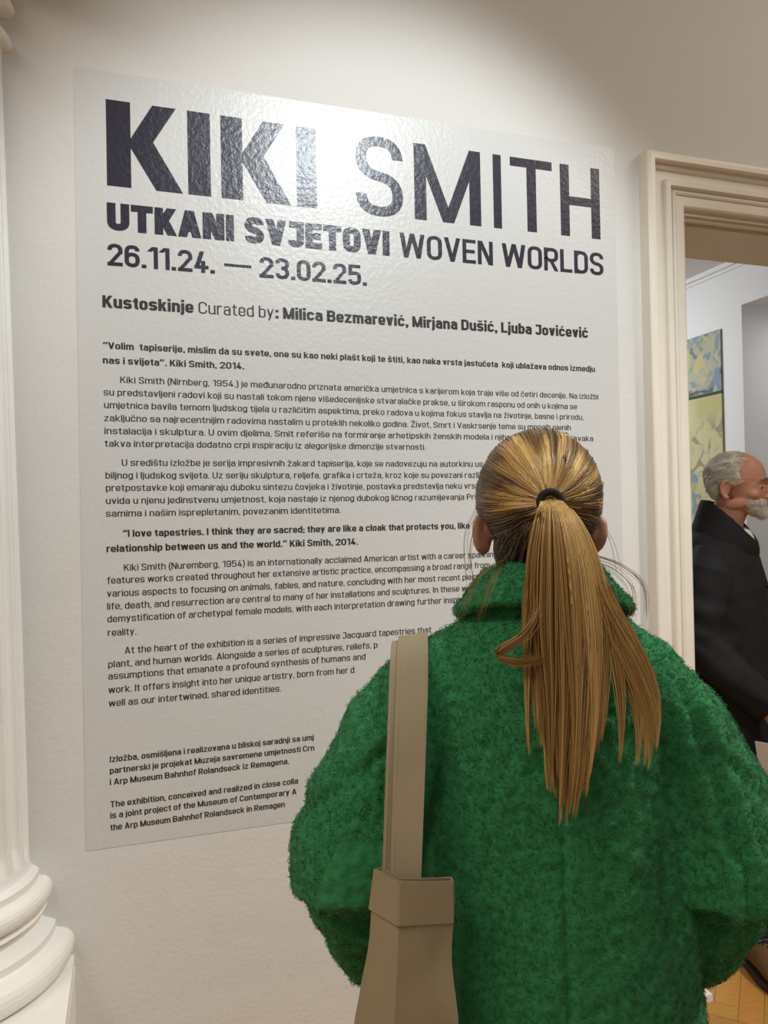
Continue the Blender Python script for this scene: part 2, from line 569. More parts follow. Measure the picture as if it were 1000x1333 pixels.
def glyph(ch, w, cw=None):
    """-> (list of polygons, advance, ink right)"""
    P = []
    h = w / 2
    lw = .455 + (w - .11) * .75
    uw = .535 + (w - .11) * .75
    def rc(x0, y0, x1, y1): P.append([(x0, y0), (x1, y0), (x1, y1), (x0, y1)])
    def st(pts, r=None, closed=False): P.extend(_ribbon(_round(pts, rr if r is None else r, closed), h, closed))
    def dg(x0, y0, x1, y1, t=None):
        t = t if t is not None else w * 1.08
        q = [(x0 - t / 2, y0), (x0 + t / 2, y0), (x1 + t / 2, y1), (x1 - t / 2, y1)]
        P.append(q if (y1 > y0) else q[::-1])
    W = lw; a = h; b = W - h; t = X - h
    rr = max((b - a) * .48, h * 1.12)
    acc = None
    DEC = {'č': ('c', 'v'), 'ć': ('c', '/'), 'š': ('s', 'v'), 'ž': ('z', 'v'), 'Ž': ('Z', 'v'), 'Č': ('C', 'v'), 'Š': ('S', 'v')}
    base = ch
    if ch in DEC: base, acc = DEC[ch]
    c = base
    if c == ' ': return P, .24, 0
    if c in 'oeabdpqgcs':
        if c in 'odbpqg': st([(a, h), (b, h), (b, t), (a, t)], None, True)
        if c == 'd': rc(b - h, 0, W, 1)
        if c == 'b': rc(0, 0, w, 1)
        if c == 'p': rc(0, DSC, w, X)
        if c == 'q': rc(W - w, DSC, W, X)
        if c == 'g':
            rc(W - w, 0, W, X); st([(b, X * .5), (b, DSC + h), (a, DSC + h), (a, DSC + .10)])
        if c == 'c': st([(b, X * .66), (b, t), (a, t), (a, h), (b, h), (b, X * .34)])
        if c == 'e': st([(a, X * .48), (b, X * .48), (b, t), (a, t), (a, h), (b, h), (b, X * .27)]) if False else (st([(b, X * .46), (b, t), (a, t), (a, h), (b, h), (b, X * .27)]), rc(h, X * .46 - h * .85, W, X * .46 + h * .85))
        if c == 'a':
            st([(a + .01, X * .72), (a + .01, t), (b, t), (b, 0)]); st([(b, X * .56), (a, X * .56), (a, h), (b, h)], None, False)
        if c == 's': st([(b, X * .73), (b, t), (a, t), (a, X * .5), (b, X * .5), (b, h), (a, h), (a, X * .27)], rr * .8)
    elif c == 'đ': st([(a, h), (b, h), (b, t), (a, t)], None, True); rc(W - w, 0, W, 1); rc(W * .4, .82, W + .07, .82 + w * .8)
    elif c in 'nhmu':
        if c == 'u': rc(W - w, 0, W, X); st([(a, X), (a, h), (b, h), (b, X * .5)])
        else:
            rc(0, 0, w, 1 if c == 'h' else X); st([(a, X * .5), (a, t), (b, t), (b, 0)])
            if c == 'm':
                d = b - a - .03
                P.clear(); rc(0, 0, w, X); st([(a, X * .5), (a, t), (a + d, t), (a + d, 0)]); st([(a + d, X * .5), (a + d, t), (a + 2 * d, t), (a + 2 * d, 0)])
                W = a + 2 * d + h
    elif c == 'r': rc(0, 0, w, X); st([(a, X * .45), (a, t), (.30 + h * .6, t)]); W = .30 + h * .6
    elif c == 'i' or c == 'l' or c == 'j':
        if c == 'l': rc(0, 0, w, 1)
        else:
            rc(0, .86, w, .86 + max(w, .12))
            if c == 'i': rc(0, 0, w, X)
            else: st([(a, X), (a, DSC + h), (a - .13, DSC + h)], rr * .6)
        W = w
    elif c == 't': st([(.09 + h, .93), (.09 + h, h), (.33, h)], rr * .7); rc(0, X - w * .9, .32, X); W = .33
    elif c == 'f': st([(.34, 1 - h), (.09 + h, 1 - h), (.09 + h, 0)], rr * .7); rc(0, X - w * .9, .32, X); W = .33
    elif c == 'k': rc(0, 0, w, 1); dg(w * .9, X * .38, W - w * .55, X); dg(W - w * .5, 0, w * 1.45, X * .52); 
    elif c == 'v': dg(W / 2 - .0, 0, w * .54, X); dg(W / 2, 0, W - w * .54, X)
    elif c == 'w':
        W = lw * 1.5; q = W / 4; dg(q * 1.05, 0, w * .5, X); dg(q * 1.05, 0, 2 * q, X); dg(3 * q * .985, 0, 2 * q, X); dg(3 * q * .985, 0, W - w * .5, X)
    elif c == 'x': dg(w * .55, 0, W - w * .55, X); dg(W - w * .55, 0, w * .55, X)
    elif c == 'y': dg(W / 2, 0, w * .54, X); dg(W / 2 - .105, DSC, W - w * .54, X)
    elif c == 'z': rc(.01, 0, W - .02, w * .9); rc(.01, X - w * .9, W - .02, X); dg(w * .62, w * .6, W - w * .7, X - w * .6)
    elif c.isupper() or c.isdigit() or c == '—':
        W = uw; b = W - h; t = 1 - h; rr = max((b - a) * .5, h * 1.12)
        if c in 'OQ0':
            st([(a, h), (b, h), (b, t), (a, t)], None, True)
        elif c == 'C': st([(b, .68), (b, t), (a, t), (a, h), (b, h), (b, .32)])
        elif c == 'G': st([(b, .7), (b, t), (a, t), (a, h), (b, h), (b, .5), (W * .55, .5)])
        elif c == 'S': st([(b, .73), (b, t), (a, t), (a, .53), (b, .47), (b, h), (a, h), (a, .27)], rr * .92)
        elif c == 'U': st([(a, 1), (a, h), (b, h), (b, 1)])
        elif c == 'J': W *= .86; b = W - h; st([(b, 1), (b, h), (a, h), (a, .26)]); rc(.05, 1 - w, W, 1)
        elif c == 'I': W = w; rc(0, 0, w, 1)
        elif c == 'L': W *= .86; rc(0, 0, w, 1); rc(0, 0, W, w)
        elif c == 'E' or c == 'F':
            W *= .9; rc(0, 0, w, 1); rc(0, 1 - w, W, 1); rc(0, .5 - h, W * .93, .5 + h)
            if c == 'E': rc(0, 0, W, w)
        elif c == 'T': rc(0, 1 - w, W, 1); rc(W / 2 - h, 0, W / 2 + h, 1)
        elif c == 'H': rc(0, 0, w, 1); rc(W - w, 0, W, 1); rc(0, .5 - h, W, .5 + h)
        elif c == 'N': W *= 1.04; rc(0, 0, w, 1); rc(W - w, 0, W, 1); dg(W - w * .6, 0, w * .6, 1, w * 1.15)
        elif c == 'M': W *= 1.28; rc(0, 0, w, 1); rc(W - w, 0, W, 1); dg(W / 2, 0, w * .5, 1, w * .95); dg(W / 2, 0, W - w * .5, 1, w * .95)
        elif c == 'K': rc(0, 0, w, 1); dg(w * .75, .36, W - w * .55, 1, w * 1.15); dg(W - w * .5, 0, W * .36, .66, w * 1.15)
        elif c == 'A': W *= 1.1; dg(w * .55, 0, W / 2, 1); dg(W - w * .55, 0, W / 2, 1); rc(W * .2, .2, W * .8, .2 + w * .9)
        elif c == 'V': W *= 1.1; dg(W / 2, 0, w * .55, 1); dg(W / 2, 0, W - w * .55, 1)
        elif c == 'W':
            W *= 1.62; q = W / 4; dg(q, 0, w * .55, 1); dg(q, 0, 2 * q, 1); dg(3 * q, 0, 2 * q, 1); dg(3 * q, 0, W - w * .55, 1)
        elif c == 'Z': rc(0, 0, W, w); rc(0, 1 - w, W, 1); dg(w * .6, w * .5, W - w * .6, 1 - w * .5)
        elif c == 'B': st([(a, h), (b, h), (b, .52), (a, .52)], rr * .8, True); st([(a, .52), (b - .02, .52), (b - .02, t), (a, t)], rr * .8, True); rc(0, 0, w, 1)
        elif c == 'P' or c == 'R':
            st([(a, .46), (b, .46), (b, t), (a, t)], rr * .85, True); rc(0, 0, w, 1)
            if c == 'R': dg(W - w * .5, 0, W * .48, .46)
        elif c == 'D': st([(a, h), (b, h), (b, t), (a, t)], None, True); rc(0, 0, w, 1); rc(0, 0, W * .5, w); rc(0, 1 - w, W * .5, 1)
        elif c == '1': W = .30 + w * .5; rc(W - w, 0, W, 1); dg(w * .3, .78, W - w * .8, 1, w * 1.2)
        elif c == '2': st([(a, .70), (a, t), (b, t), (b, .56)]); dg(w * .62, w * .6, W - w * .56, .62, w * 1.1); rc(0, 0, W, w)
        elif c == '3': st([(a, .74), (a, t), (b, t), (b, .52), (W * .42, .52)]); st([(W * .42, .52), (b, .52), (b, h), (a, h), (a, .27)])
        elif c == '4': rc(W * .62 - h, 0, W * .62 + h, .56); rc(0, .18, W, .18 + w); dg(w * .55, .2, W * .55, 1, w * 1.1)
        elif c == '5': rc(.02, 1 - w, W * .95, 1); rc(.02, .46, .02 + w, 1); st([(.02 + h, .56), (b, .60), (b, h), (a, h), (a, .26)])
        elif c == '6': st([(a, h), (b, h), (b, .58), (a, .58)], None, True); st([(b, .74), (b, t), (a, t), (a, .3)])
        elif c == '9': st([(a, .42), (b, .42), (b, t), (a, t)], None, True); st([(a, .26), (a, h), (b, h), (b, .7)])
        elif c == '—': W = 1.27; rc(0, .40, W, .40 + w)
    elif c == '.': W = w * 1.08; rc(0, 0, W, max(w, .11))
    elif c == ',': W = w * 1.08; rc(0, 0, W, max(w, .11)); P.append([(W * .35, 0), (W * .1, -.13), (W * .65, -.13), (W, 0)])
    elif c == ';': W = w * 1.08; rc(0, .42, W, .42 + max(w, .11)); rc(0, 0, W, max(w, .11)); P.append([(W * .35, 0), (W * .1, -.13), (W * .65, -.13), (W, 0)])
    elif c == ':': W = w * 1.1; rc(0, 0, W, w * 1.1); rc(0, .52, W, .52 + w * 1.1)
    elif c in '“”':
        k = 1 if c == '”' else -1
        W = w * 2.5
        for q in (.0, 1.35): dg(w * q + (w * .5 if k < 0 else w * .35), .68, w * q + (w * .9 if k < 0 else w * .75), 1, w * .95)
    elif c == '(': W = .2; st([(W, 1.05), (h, .8), (h, .05), (W, -.2)], .3)
    elif c == ')': W = .2; st([(0, 1.05), (W - h, .8), (W - h, .05), (0, -.2)], .3)
    top = 1.0 if base.isupper() else X
    if acc == 'v':
        m = W / 2; y = top + .09
        dg(m, y, m - .13, y + .15, w * .85); dg(m, y, m + .13, y + .15, w * .85)
    elif acc == '/':
        m = W / 2; y = top + .09
        dg(m - .03, y, m + .08, y + .16, w * .85)
    return P, W + .088 - (w - .11) * .30, W


def layout(text, w):
    polys, x, ink = [], 0.0, 0.0
    for ch in text:
        P, adv, W = glyph(ch, w)
        for p in P: polys.append([(q[0] + x, q[1]) for q in p])
        ink = x + W
        x += adv
    return polys, x, ink


def put(mb, polys, x0, z0, sx, sz, y0):
    for i, p in enumerate(polys):
        n = len(mb.v)
        ar = sum(p[k - 1][0] * p[k][1] - p[k][0] * p[k - 1][1] for k in range(len(p)))
        if ar < 0: p = p[::-1]
        y = y0 - 1.2e-5 * (i % 23)
        mb.v += [(float(x0 + q[0] * sx), y, float(z0 + q[1] * sz)) for q in p]
        mb.f.append(tuple(range(n, n + len(p))))


TEXT = [
    ('subtitle', 0.25, 0.0715, 'UTKANI', -0.0478, 2.3262, None, 0.2763),
    ('subtitle', 0.25, 0.0715, 'SVJETOVI', 0.3052, 2.3262, None, 0.721),
    ('subtitle', 0.145, 0.0715, 'WOVEN', 0.7523, 2.3262, None, 1.0508),
    ('subtitle', 0.145, 0.0715, 'WORLDS', 1.0809, 2.3262, None, 1.4389),
    ('dates', 0.165, 0.0575, '26.11.24.', -0.0483, 2.2342, None, 0.2234),
    ('dates', 0.13, 0.0575, '—', 0.2484, 2.2342, None, 0.3217),
    ('dates', 0.165, 0.0575, '23.02.25.', 0.3437, 2.2342, None, 0.6504),
    ('curators', 0.2, 0.0318, 'Kustoskinje', -0.0622, 2.1245, None, 0.1658),
    ('curators', 0.1, 0.0318, 'Curated by', 0.179, 2.1245, None, 0.3808),
    ('curators', 0.2, 0.0318, ': Milica Bezmarević, Mirjana Dušić, Ljuba Jovićević', 0.385, 2.1245, None, 1.3765),
    ('quote_hr', 0.17, 0.0176, '“Volim  tapiserije, mislim da su svete, one su kao neki plašt koji te štiti, kao neka vrsta jastučeta  koji ublažava odnos izmedju', -0.0628, 2.0183, None, 1.399),
    ('quote_hr', 0.17, 0.0176, 'nas i svijeta”. Kiki Smith, 2014.', -0.0633, 1.9801, None, 0.2974),
    ('par1', 0.115, 0.0168, 'Kiki Smith (Nirnberg, 1954.) je međunarodno priznata američka umjetnica s karijerom koja traje više od četiri decenije. Na izložbi', -0.0219, 1.9317, None, 1.4086),
    ('par1', 0.115, 0.0168, 'su predstavljeni radovi koji su nastali tokom njene višedecenijske stvaralačke prakse, u širokom rasponu od onih u kojima se', -0.0627, 1.8983, None, 1.3308),
    ('par1', 0.115, 0.0168, 'umjetnica bavila temom ljudskog tijela u različitim aspektima, preko radova u kojima fokus stavlja na životinje, basne i prirodu,', -0.0621, 1.8654, None, 1.3532),
    ('par1', 0.115, 0.0168, 'zaključno sa najrecentnijim radovima nastalim u proteklih nekoliko godina. Život, Smrt i Vaskrsenje teme su mnogih njenih', -0.0626, 1.8319, None, 1.3071),
    ('par1', 0.115, 0.0168, 'instalacija i skulptura. U ovim djelima, Smit referiše na formiranje arhetipskih ženskih modela i njihovu demistifikaciju, svaka', -0.0623, 1.7989, None, 1.3866),
    ('par1', 0.115, 0.0168, 'takva interpretacija dodatno crpi inspiraciju iz alegorijske dimenzije stvarnosti.', -0.0621, 1.7664, None, 0.8201),
    ('par2', 0.115, 0.0168, 'U središtu izložbe je serija impresivnih žakard tapiserija, koje se nadovezuju na autorkinu us', -0.0214, 1.7173, 'us', 0.9778),
    ('par2', 0.115, 0.0168, 'biljnog i ljudskog svijeta. Uz seriju skulptura, reljefa, grafika i crteža, kroz koje su povezani razli', -0.0615, 1.6844, 'razli', 0.9431),
    ('par2', 0.115, 0.0168, 'pretpostavke koji emaniraju duboku sintezu čovjeka i životinje, postavka predstavlja neku vrstu', -0.0609, 1.6522, 'vrstu', 0.9409),
    ('par2', 0.115, 0.0168, 'uvida u njenu jedinstvenu umjetnost, koja nastaje iz njenog dubokog ličnog razumijevanja Pri', -0.0614, 1.6192, 'Pri', 0.9481),
    ('par2', 0.115, 0.0168, 'samima i našim isprepletanim, povezanim identitetima.', -0.0619, 1.5863, None, 0.5603),
    ('quote_en', 0.17, 0.0182, '“I love tapestries. I think they are sacred; they are like a cloak that protects you, like', -0.0216, 1.5335, None, 0.9556),
    ('quote_en', 0.17, 0.0182, 'relationship between us and the world.” Kiki Smith, 2014.', -0.0621, 1.4954, None, 0.6089),
    ('par3', 0.115, 0.0172, 'Kiki Smith (Nuremberg, 1954) is an internationally acclaimed American artist with a career spanning', -0.0204, 1.4462, 'spanning', 0.9491),
    ('par3', 0.115, 0.0172, 'features works created throughout her extensive artistic practice, encompassing a broad range from', -0.0616, 1.4147, 'from', 0.9684),
    ('par3', 0.115, 0.0172, 'various aspects to focusing on animals, fables, and nature, concluding with her most recent pieces', -0.0624, 1.3812, 'pieces', 0.9288),
    ('par3', 0.115, 0.0172, 'life, death, and resurrection are central to many of her installations and sculptures. In these works', -0.0626, 1.3485, 'works', 0.9256),
    ('par3', 0.115, 0.0172, 'demystification of archetypal female models, with each interpretation drawing further inspiration', -0.0623, 1.3159, 'inspiration', 0.8683),
    ('par3', 0.115, 0.0172, 'reality.', -0.0621, 1.281, None, 0.0076),
    ('par4', 0.115, 0.0172, 'At the heart of the exhibition is a series of impressive Jacquard tapestries that', -0.0218, 1.2332, 'tapestries that', 0.6652),
    ('par4', 0.115, 0.0172, 'plant, and human worlds. Alongside a series of sculptures, reliefs, p', -0.0622, 1.2003, 'p', 0.6499),
    ('par4', 0.115, 0.0172, 'assumptions that emanate a profound synthesis of humans and', -0.0627, 1.1698, 'and', 0.5875),
    ('par4', 0.115, 0.0172, 'work. It offers insight into her unique artistry, born from her d', -0.0625, 1.1349, 'her d', 0.5389),
    ('par4', 0.115, 0.0172, 'well as our intertwined, shared identities.', -0.0626, 1.1008, None, 0.382),
    ('cred1', 0.15, 0.0155, 'Izložba, osmišljena i realizovana u bliskoj saradnji sa umj', -0.0622, 0.9589, 'umj', 0.4383),
    ('cred1', 0.15, 0.0155, 'partnerski je projekat Muzeja savremene umjetnosti Crn', -0.0627, 0.9298, 'Crn', 0.4395),
    ('cred1', 0.15, 0.0155, 'i Arp Museum Bahnhof Rolandseck iz Remagena.', -0.0631, 0.901, None, 0.4004),
    ('cred2', 0.15, 0.0155, 'The exhibition, conceived and realized in close colla', -0.0629, 0.8442, 'colla', 0.3815),
    ('cred2', 0.15, 0.0155, 'is a joint project of the Museum of Contemporary A', -0.0633, 0.816, 'A', 0.4065),
    ('cred2', 0.15, 0.0155, 'the Arp Museum Bahnhof Rolandseck in Remagen', -0.0638, 0.7853, 'Remagen', 0.3029),
]


YT = -0.0016
PX0, PX1, PZ0, PZ1 = -0.1225, 1.487, 0.742, 2.738
panel = empty('exhibition_text_panel', ((PX0 + PX1) / 2, 0, PZ0),
              label='large glossy white wall panel printed with a dark exhibition title and two-language text', cat='wall text panel')
ox, oz = (PX0 + PX1) / 2, PZ0
sheet = MB()
# thin film with a fine grid so that it is a real sheet
sheet.box((PX0 - ox, -0.0011, 0), (PX1 - ox, -0.0001, PZ1 - oz))
sheet.build('vinyl_sheet', M['vinyl'], panel)


def blockname(b):
    return {'subtitle': 'subtitle_lettering', 'dates': 'date_lettering', 'curators': 'curator_lettering', 'quote_hr': 'quotation_lettering', 'quote_en': 'quotation_lettering',
            'cred1': 'credit_lettering', 'cred2': 'credit_lettering'}.get(b, 'paragraph_lettering')


PLAB = {'subtitle': 'bold and regular capitals under the big title', 'dates': 'large opening and closing dates line', 'curators': 'curator line in bold and thin letters',
        'quote_hr': 'upper bold quotation', 'quote_en': 'lower bold quotation', 'cred1': 'upper small credit paragraph', 'cred2': 'lower small credit paragraph',
        'par1': 'first grey paragraph, six lines', 'par2': 'second grey paragraph, five lines', 'par3': 'third grey paragraph, six lines', 'par4': 'fourth grey paragraph, five lines'}
blocks = {}
for (b, wt, cap_h, text, x0, z0, ref, x1) in TEXT:
    mb = blocks.setdefault(b, MB())
    polys, adv, ink = layout(text, wt)
    if ref is None: ref_x = ink
    else: ref_x = adv - layout(ref, wt)[1]
    sx = (x1 - x0) / ref_x
    put(mb, polys, x0 - ox, z0 - oz, sx, cap_h, YT)
for b, mb in blocks.items():
    mb.build(blockname(b), M['ink_title'] if b in ('subtitle', 'dates') else M['ink'], panel, label=PLAB[b])

title = MB()
ZT, ZB = 2.6655, 2.4413
def tp(pts): put(title, [pts], -ox, -oz, 1, 1, YT)
for dx, w_ in ((0.0, .0597), (.2912, .0578)):
    x = -.0462 + dx
    tp([(x, ZB), (x + w_, ZB), (x + w_, ZT), (x, ZT)])
    # arm and leg of the K
    tp([(x + w_ - .001, 2.5695), (x + w_ - .001, 2.547), (x + .1222, ZB), (x + .1905, ZB), (x + .1158, 2.568), (x + .1748, ZT), (x + .1150, ZT)])
for x, w_ in ((.1578, .0593), (.4518, .0570)):
    tp([(x, ZB), (x + w_, ZB), (x + w_, ZT), (x, ZT)])
title.build('title_lettering', M['ink_title'], panel, label='heavy first word of the big title')
title = MB()
CH = ZT - ZB
for ch, x0, x1 in (('S', .6235, .7655), ('M', .8012, 1.0148), ('I', 1.0565, 1.0838), ('T', 1.1146, 1.2590), ('H', 1.2878, 1.4305)):
    P, adv, W = glyph(ch, .122)
    put(title, P, x0 - ox, (ZB if ch != 'S' else ZB - .003) - oz, (x1 - x0) / W, CH if ch != 'S' else CH + .006, YT)
title.build('title_lettering', M['ink_title'], panel, label='thin second word of the big title')

# ================================================================== people: shared builders


def add_hand(mb, wrist, d, palm_n, side, sc=1.0, curl=0.5, thumb_out=0.9):
    """palm, four fingers of different length bent at the knuckles, thumb from the side of the palm.
    d: wrist->knuckles, palm_n: direction the palm faces, side: +1 if the thumb is on the d x palm_n side"""
    d = np.array(d, float); d /= np.linalg.norm(d)
    n = np.array(palm_n, float); n -= d * np.dot(n, d); n /= np.linalg.norm(n)
    s = np.cross(d, n) * side
    w = np.array(wrist, float)
    L = .088 * sc
    mb.tube([w - d * .03 * sc, w, w + d * L * .45, w + d * L * .95, w + d * (L + .008 * sc)],
            [(.026 * sc, .019 * sc), (.026 * sc, .018 * sc), (.038 * sc, .016 * sc), (.041 * sc, .014 * sc), (.036 * sc, .010 * sc)], 14, up=n)
    for off, ln in ((.030, .068), (.010, .078), (-.010, .072), (-.029, .056)):
        p = w + d * L * (.93 if abs(off) < .02 else .88) + s * off * sc
        q = d.copy(); pts = [p - d * .02 * sc, p]
        ang = curl * .55
        for frac in (.46, .31, .23):
            q = d * math.cos(ang) + n * math.sin(ang)
            p = p + q * ln * frac * sc
            pts.append(p); ang += curl * .75
        mb.tube(pts, [.0095 * sc, .0095 * sc, .0088 * sc, .008 * sc, .0062 * sc], 10, up=n)
    p = w + d * L * .18 + s * .024 * sc
    q = d * .65 + s * thumb_out * .7 + n * .35; q /= np.linalg.norm(q)
    q2 = d * .9 + s * .25 + n * .5; q2 /= np.linalg.norm(q2)
    mb.tube([p - q * .015 * sc, p + q * .03 * sc, p + q * .03 * sc + q2 * .03 * sc, p + q * .03 * sc + q2 * .055 * sc], [.014 * sc, .0125 * sc, .0105 * sc, .0075 * sc], 10, up=n)


def sample_surface(me, n, keep, seed=0):
    """random points + normals on a mesh (area weighted)"""
    rng = np.random.default_rng(seed)
    co = co_of(me)
    me.calc_loop_triangles()
    tri = np.empty(len(me.loop_triangles) * 3, np.int32); me.loop_triangles.foreach_get('vertices', tri); tri = tri.reshape(-1, 3)
    a, b, c = co[tri[:, 0]], co[tri[:, 1]], co[tri[:, 2]]
    nr = np.cross(b - a, c - a); ar = np.linalg.norm(nr, axis=1)
    ar = ar * keep((a + b + c) / 3)
    idx = rng.choice(len(tri), n, p=ar / ar.sum())
    u = rng.random((n, 2)); f = u.sum(1) > 1; u[f] = 1 - u[f]
    P = a[idx] + (b - a)[idx] * u[:, :1] + (c - a)[idx] * u[:, 1:]
    N = nr[idx] / (np.linalg.norm(nr[idx], axis=1, keepdims=True) + 1e-12)
    return P, N


def fuzz_paths(P, N, length, seed=1, lie=1.0):
    rng = np.random.default_rng(seed)
    n = len(P)
    T = rng.normal(size=(n, 3)); T -= N * (T * N).sum(1, keepdims=True); T /= np.linalg.norm(T, axis=1, keepdims=True)
    B = np.cross(N, T)
    Ln = length * rng.uniform(.5, 1.3, (n, 1))
    k = rng.uniform(-1, 1, (n, 1))
    p0 = P - N * .0008
    p1 = P + N * Ln * .38 + T * Ln * .22 * lie
    p2 = P + N * Ln * .55 + T * Ln * .62 * lie + B * Ln * .3 * k
    p3 = P + N * Ln * .42 + T * Ln * .95 * lie + B * Ln * .75 * k
    return np.stack([p0, p1, p2, p3], 1)


def join_meshes(name, a, b):
    """two meshes into one (keeps the colour attribute of both)"""
    bm = bmesh.new(); bm.from_mesh(a); bm.from_mesh(b)
    me = bpy.data.meshes.new(name); bm.to_mesh(me); bm.free()
    me.polygons.foreach_set('use_smooth', [True] * len(me.polygons))
    for x in (a, b): bpy.data.meshes.remove(x)
    return me


def smoothstep(x): x = np.clip(x, 0, 1); return x * x * (3 - 2 * x)


def cr_path(keys, s):
    """smooth interpolation of keyed rows (s, v0, v1, ...)"""
    K = np.array(keys, float)
    out = []
    for c in range(1, K.shape[1]):
        x, y = K[:, 0], K[:, c]
        m = np.gradient(y, x)
        i = np.clip(np.searchsorted(x, s) - 1, 0, len(x) - 2)
        h = x[i + 1] - x[i]; t = (s - x[i]) / h
        t2, t3 = t * t, t * t * t
        out.append((2 * t3 - 3 * t2 + 1) * y[i] + (t3 - 2 * t2 + t) * h * m[i] + (-2 * t3 + 3 * t2) * y[i + 1] + (t3 - t2) * h * m[i + 1])
    return np.stack(out, -1)


M['skin'] = mat('skin', (0.52, 0.275, 0.19), 0.5, 0.4, noise=(14, 0.5, (0.47, 0.215, 0.145)), bump=[('noise', 160, 0.12, 0.001)])
M['skin'].node_tree.nodes['Principled BSDF'].inputs['Subsurface Weight'].default_value = 0.12
M['skin'].node_tree.nodes['Principled BSDF'].inputs['Subsurface Radius'].default_value = (0.012, 0.005, 0.003)
M['green'] = mat('green_boucle_wool', (0.034, 0.225, 0.086), 0.85, 0.12, noise=(110, 0.6, (0.046, 0.28, 0.112)), bump=[('noise', 230, 0.6, 0.003)], sheen=0.12)
M['green_fibre'] = M['green']
M['hair'] = mat('dyed_hair', (0.3, 0.2, 0.1), 0.36, 0.5, attr='strand_dye')
M['scalp_hair'] = mat('dark_hair_roots', (0.040, 0.027, 0.018), 0.5, 0.3, noise=(60, 0.6, (0.075, 0.048, 0.026)))
M['black_elastic'] = mat('black_elastic', (0.008, 0.008, 0.011), 0.7, 0.3, noise=(200, 0.5, (0.015, 0.015, 0.02)), bump=[('wave', 300, 0.4, 0.001)])
M['black_cloth'] = mat('black_cloth', (0.012, 0.012, 0.014), 0.8, 0.25, noise=(40, 0.6, (0.018, 0.018, 0.021)), bump=[('noise', 400, 0.3, 0.001)])
M['leather_black'] = mat('black_leather', (0.015, 0.014, 0.013), 0.4, 0.5, noise=(40, 0.5, (0.022, 0.02, 0.018)), bump=[('noise', 120, 0.2, 0.001)])

# ================================================================== woman in the green coat
WLOC, WROT = (0.526, -1.167, 0), -math.radians(21.5)
b = MB()
b.ellipsoid((0, -.008, 1.588), (.074, .092, .086))
b.ellipsoid((0, .034, 1.548), (.060, .058, .080))
b.tube([(0, .09, 1.585), (0, .104, 1.56), (0, .098, 1.545)], [.008, .012, .009], 10)         # nose
b.tube([(-.035, .075, 1.597), (0, .086, 1.60), (.035, .075, 1.597)], [.010, .011, .010], 10)  # brow
b.ellipsoid((0, .083, 1.520), (.022, .010, .007)); b.ellipsoid((0, .081, 1.510), (.018, .010, .007)); b.ellipsoid((0, .078, 1.482), (.018, .014, .014))
for s in (-1, 1):
    b.ellipsoid((s * .045, .058, 1.553), (.02, .02, .018))
    ear = [(s * .070, .006, 1.565), (s * .079, -.008, 1.567), (s * .085, -.016, 1.556), (s * .086, -.018, 1.542), (s * .081, -.012, 1.526), (s * .073, -.002, 1.515)]
    b.tube(ear, [.005, .0055, .006, .006, .007, .006], 10)
    b.ellipsoid((s * .074, -.004, 1.541), (.008, .014, .025), Euler((0, s * .25, s * .35)))
b.tube([(0, -.018, 1.54), (0, -.030, 1.47), (0, -.032, 1.38)], [(.052, .056), (.050, .054), (.070, .06)], 20, up=(0, 1, 0))
b.tube([(0, -.02, 1.42), (0, -.015, 1.35), (0, -.01, 1.25), (0, 0, 1.08), (0, 0, .96), (0, 0, .86)], [(.06, .05), (.11, .075), (.14, .09), (.125, .085), (.155, .10), (.13, .09)], 24, up=(0, 1, 0))
for s in (-1, 1):
    b.tube([(s * .105, -.015, 1.335), (s * .155, -.02, 1.265), (s * .212, -.03, 1.12), (s * .212, .01, 1.04), (s * .205, .085, .925)], [.036, .038, .036, .034, .024], 14)
    add_hand(b, (s * .203, .095, .908), (-s * .35, .45, -.8), (-s * 1, .2, 0), -s, .95, .7)
    b.tube([(s * .085, 0, .92), (s * .09, .0, .72), (s * .085, .01, .50), (s * .085, -.01, .30), (s * .085, -.015, .09)], [.088, .078, .055, .05, .036], 16)
    b.tube([(s * .085, -.045, .045), (s * .087, .03, .05), (s * .09, .12, .03), (s * .09, .17, .025)], [.03, .036, .032, .018], 12)
woman = link('person', remesh(b, .004, 5), M['skin'], label='woman from behind in green wool coat with long blonde ponytail reading the wall text', cat='person')
woman.location = WLOC; woman.rotation_euler = (0, 0, WROT)

M['eye'] = mat('eyeball', (0.36, 0.31, 0.28), 0.25, 0.4, noise=(50, 0.4, (0.32, 0.26, 0.23)))
M['iris'] = mat('dark_iris', (0.03, 0.02, 0.015), 0.15, 0.5, noise=(300, 0.5, (0.05, 0.03, 0.02)))
M['lip'] = mat('lips', (0.42, 0.17, 0.14), 0.5, 0.4, noise=(60, 0.5, (0.37, 0.14, 0.115)))
for s in (-1, 1):
    m = MB(); m.ellipsoid((s * .031, .0805, 1.577), (.012, .010, .0085), None, 20, 12)
    ey = m.build('eye', M['eye'], woman, smooth=True)
    m = MB(); m.ellipsoid((s * .031, .0885, 1.577), (.0052, .003, .0055), None, 14, 8)
    m.build('iris', M['iris'], ey, smooth=True)
    m = MB(); m.tube([(s * .014, .0955, 1.600), (s * .030, .0925, 1.605), (s * .046, .079, 1.599)], [.0016, .0024, .0010], 8)
    m.build('eyebrow', M['scalp_hair'], woman, smooth=True)
m = MB(); m.ellipsoid((0, .0875, 1.519), (.021, .0075, .0042)); m.ellipsoid((0, .0870, 1.512), (.018, .0085, .0048))
m.build('lips', M['lip'], woman, smooth=True)

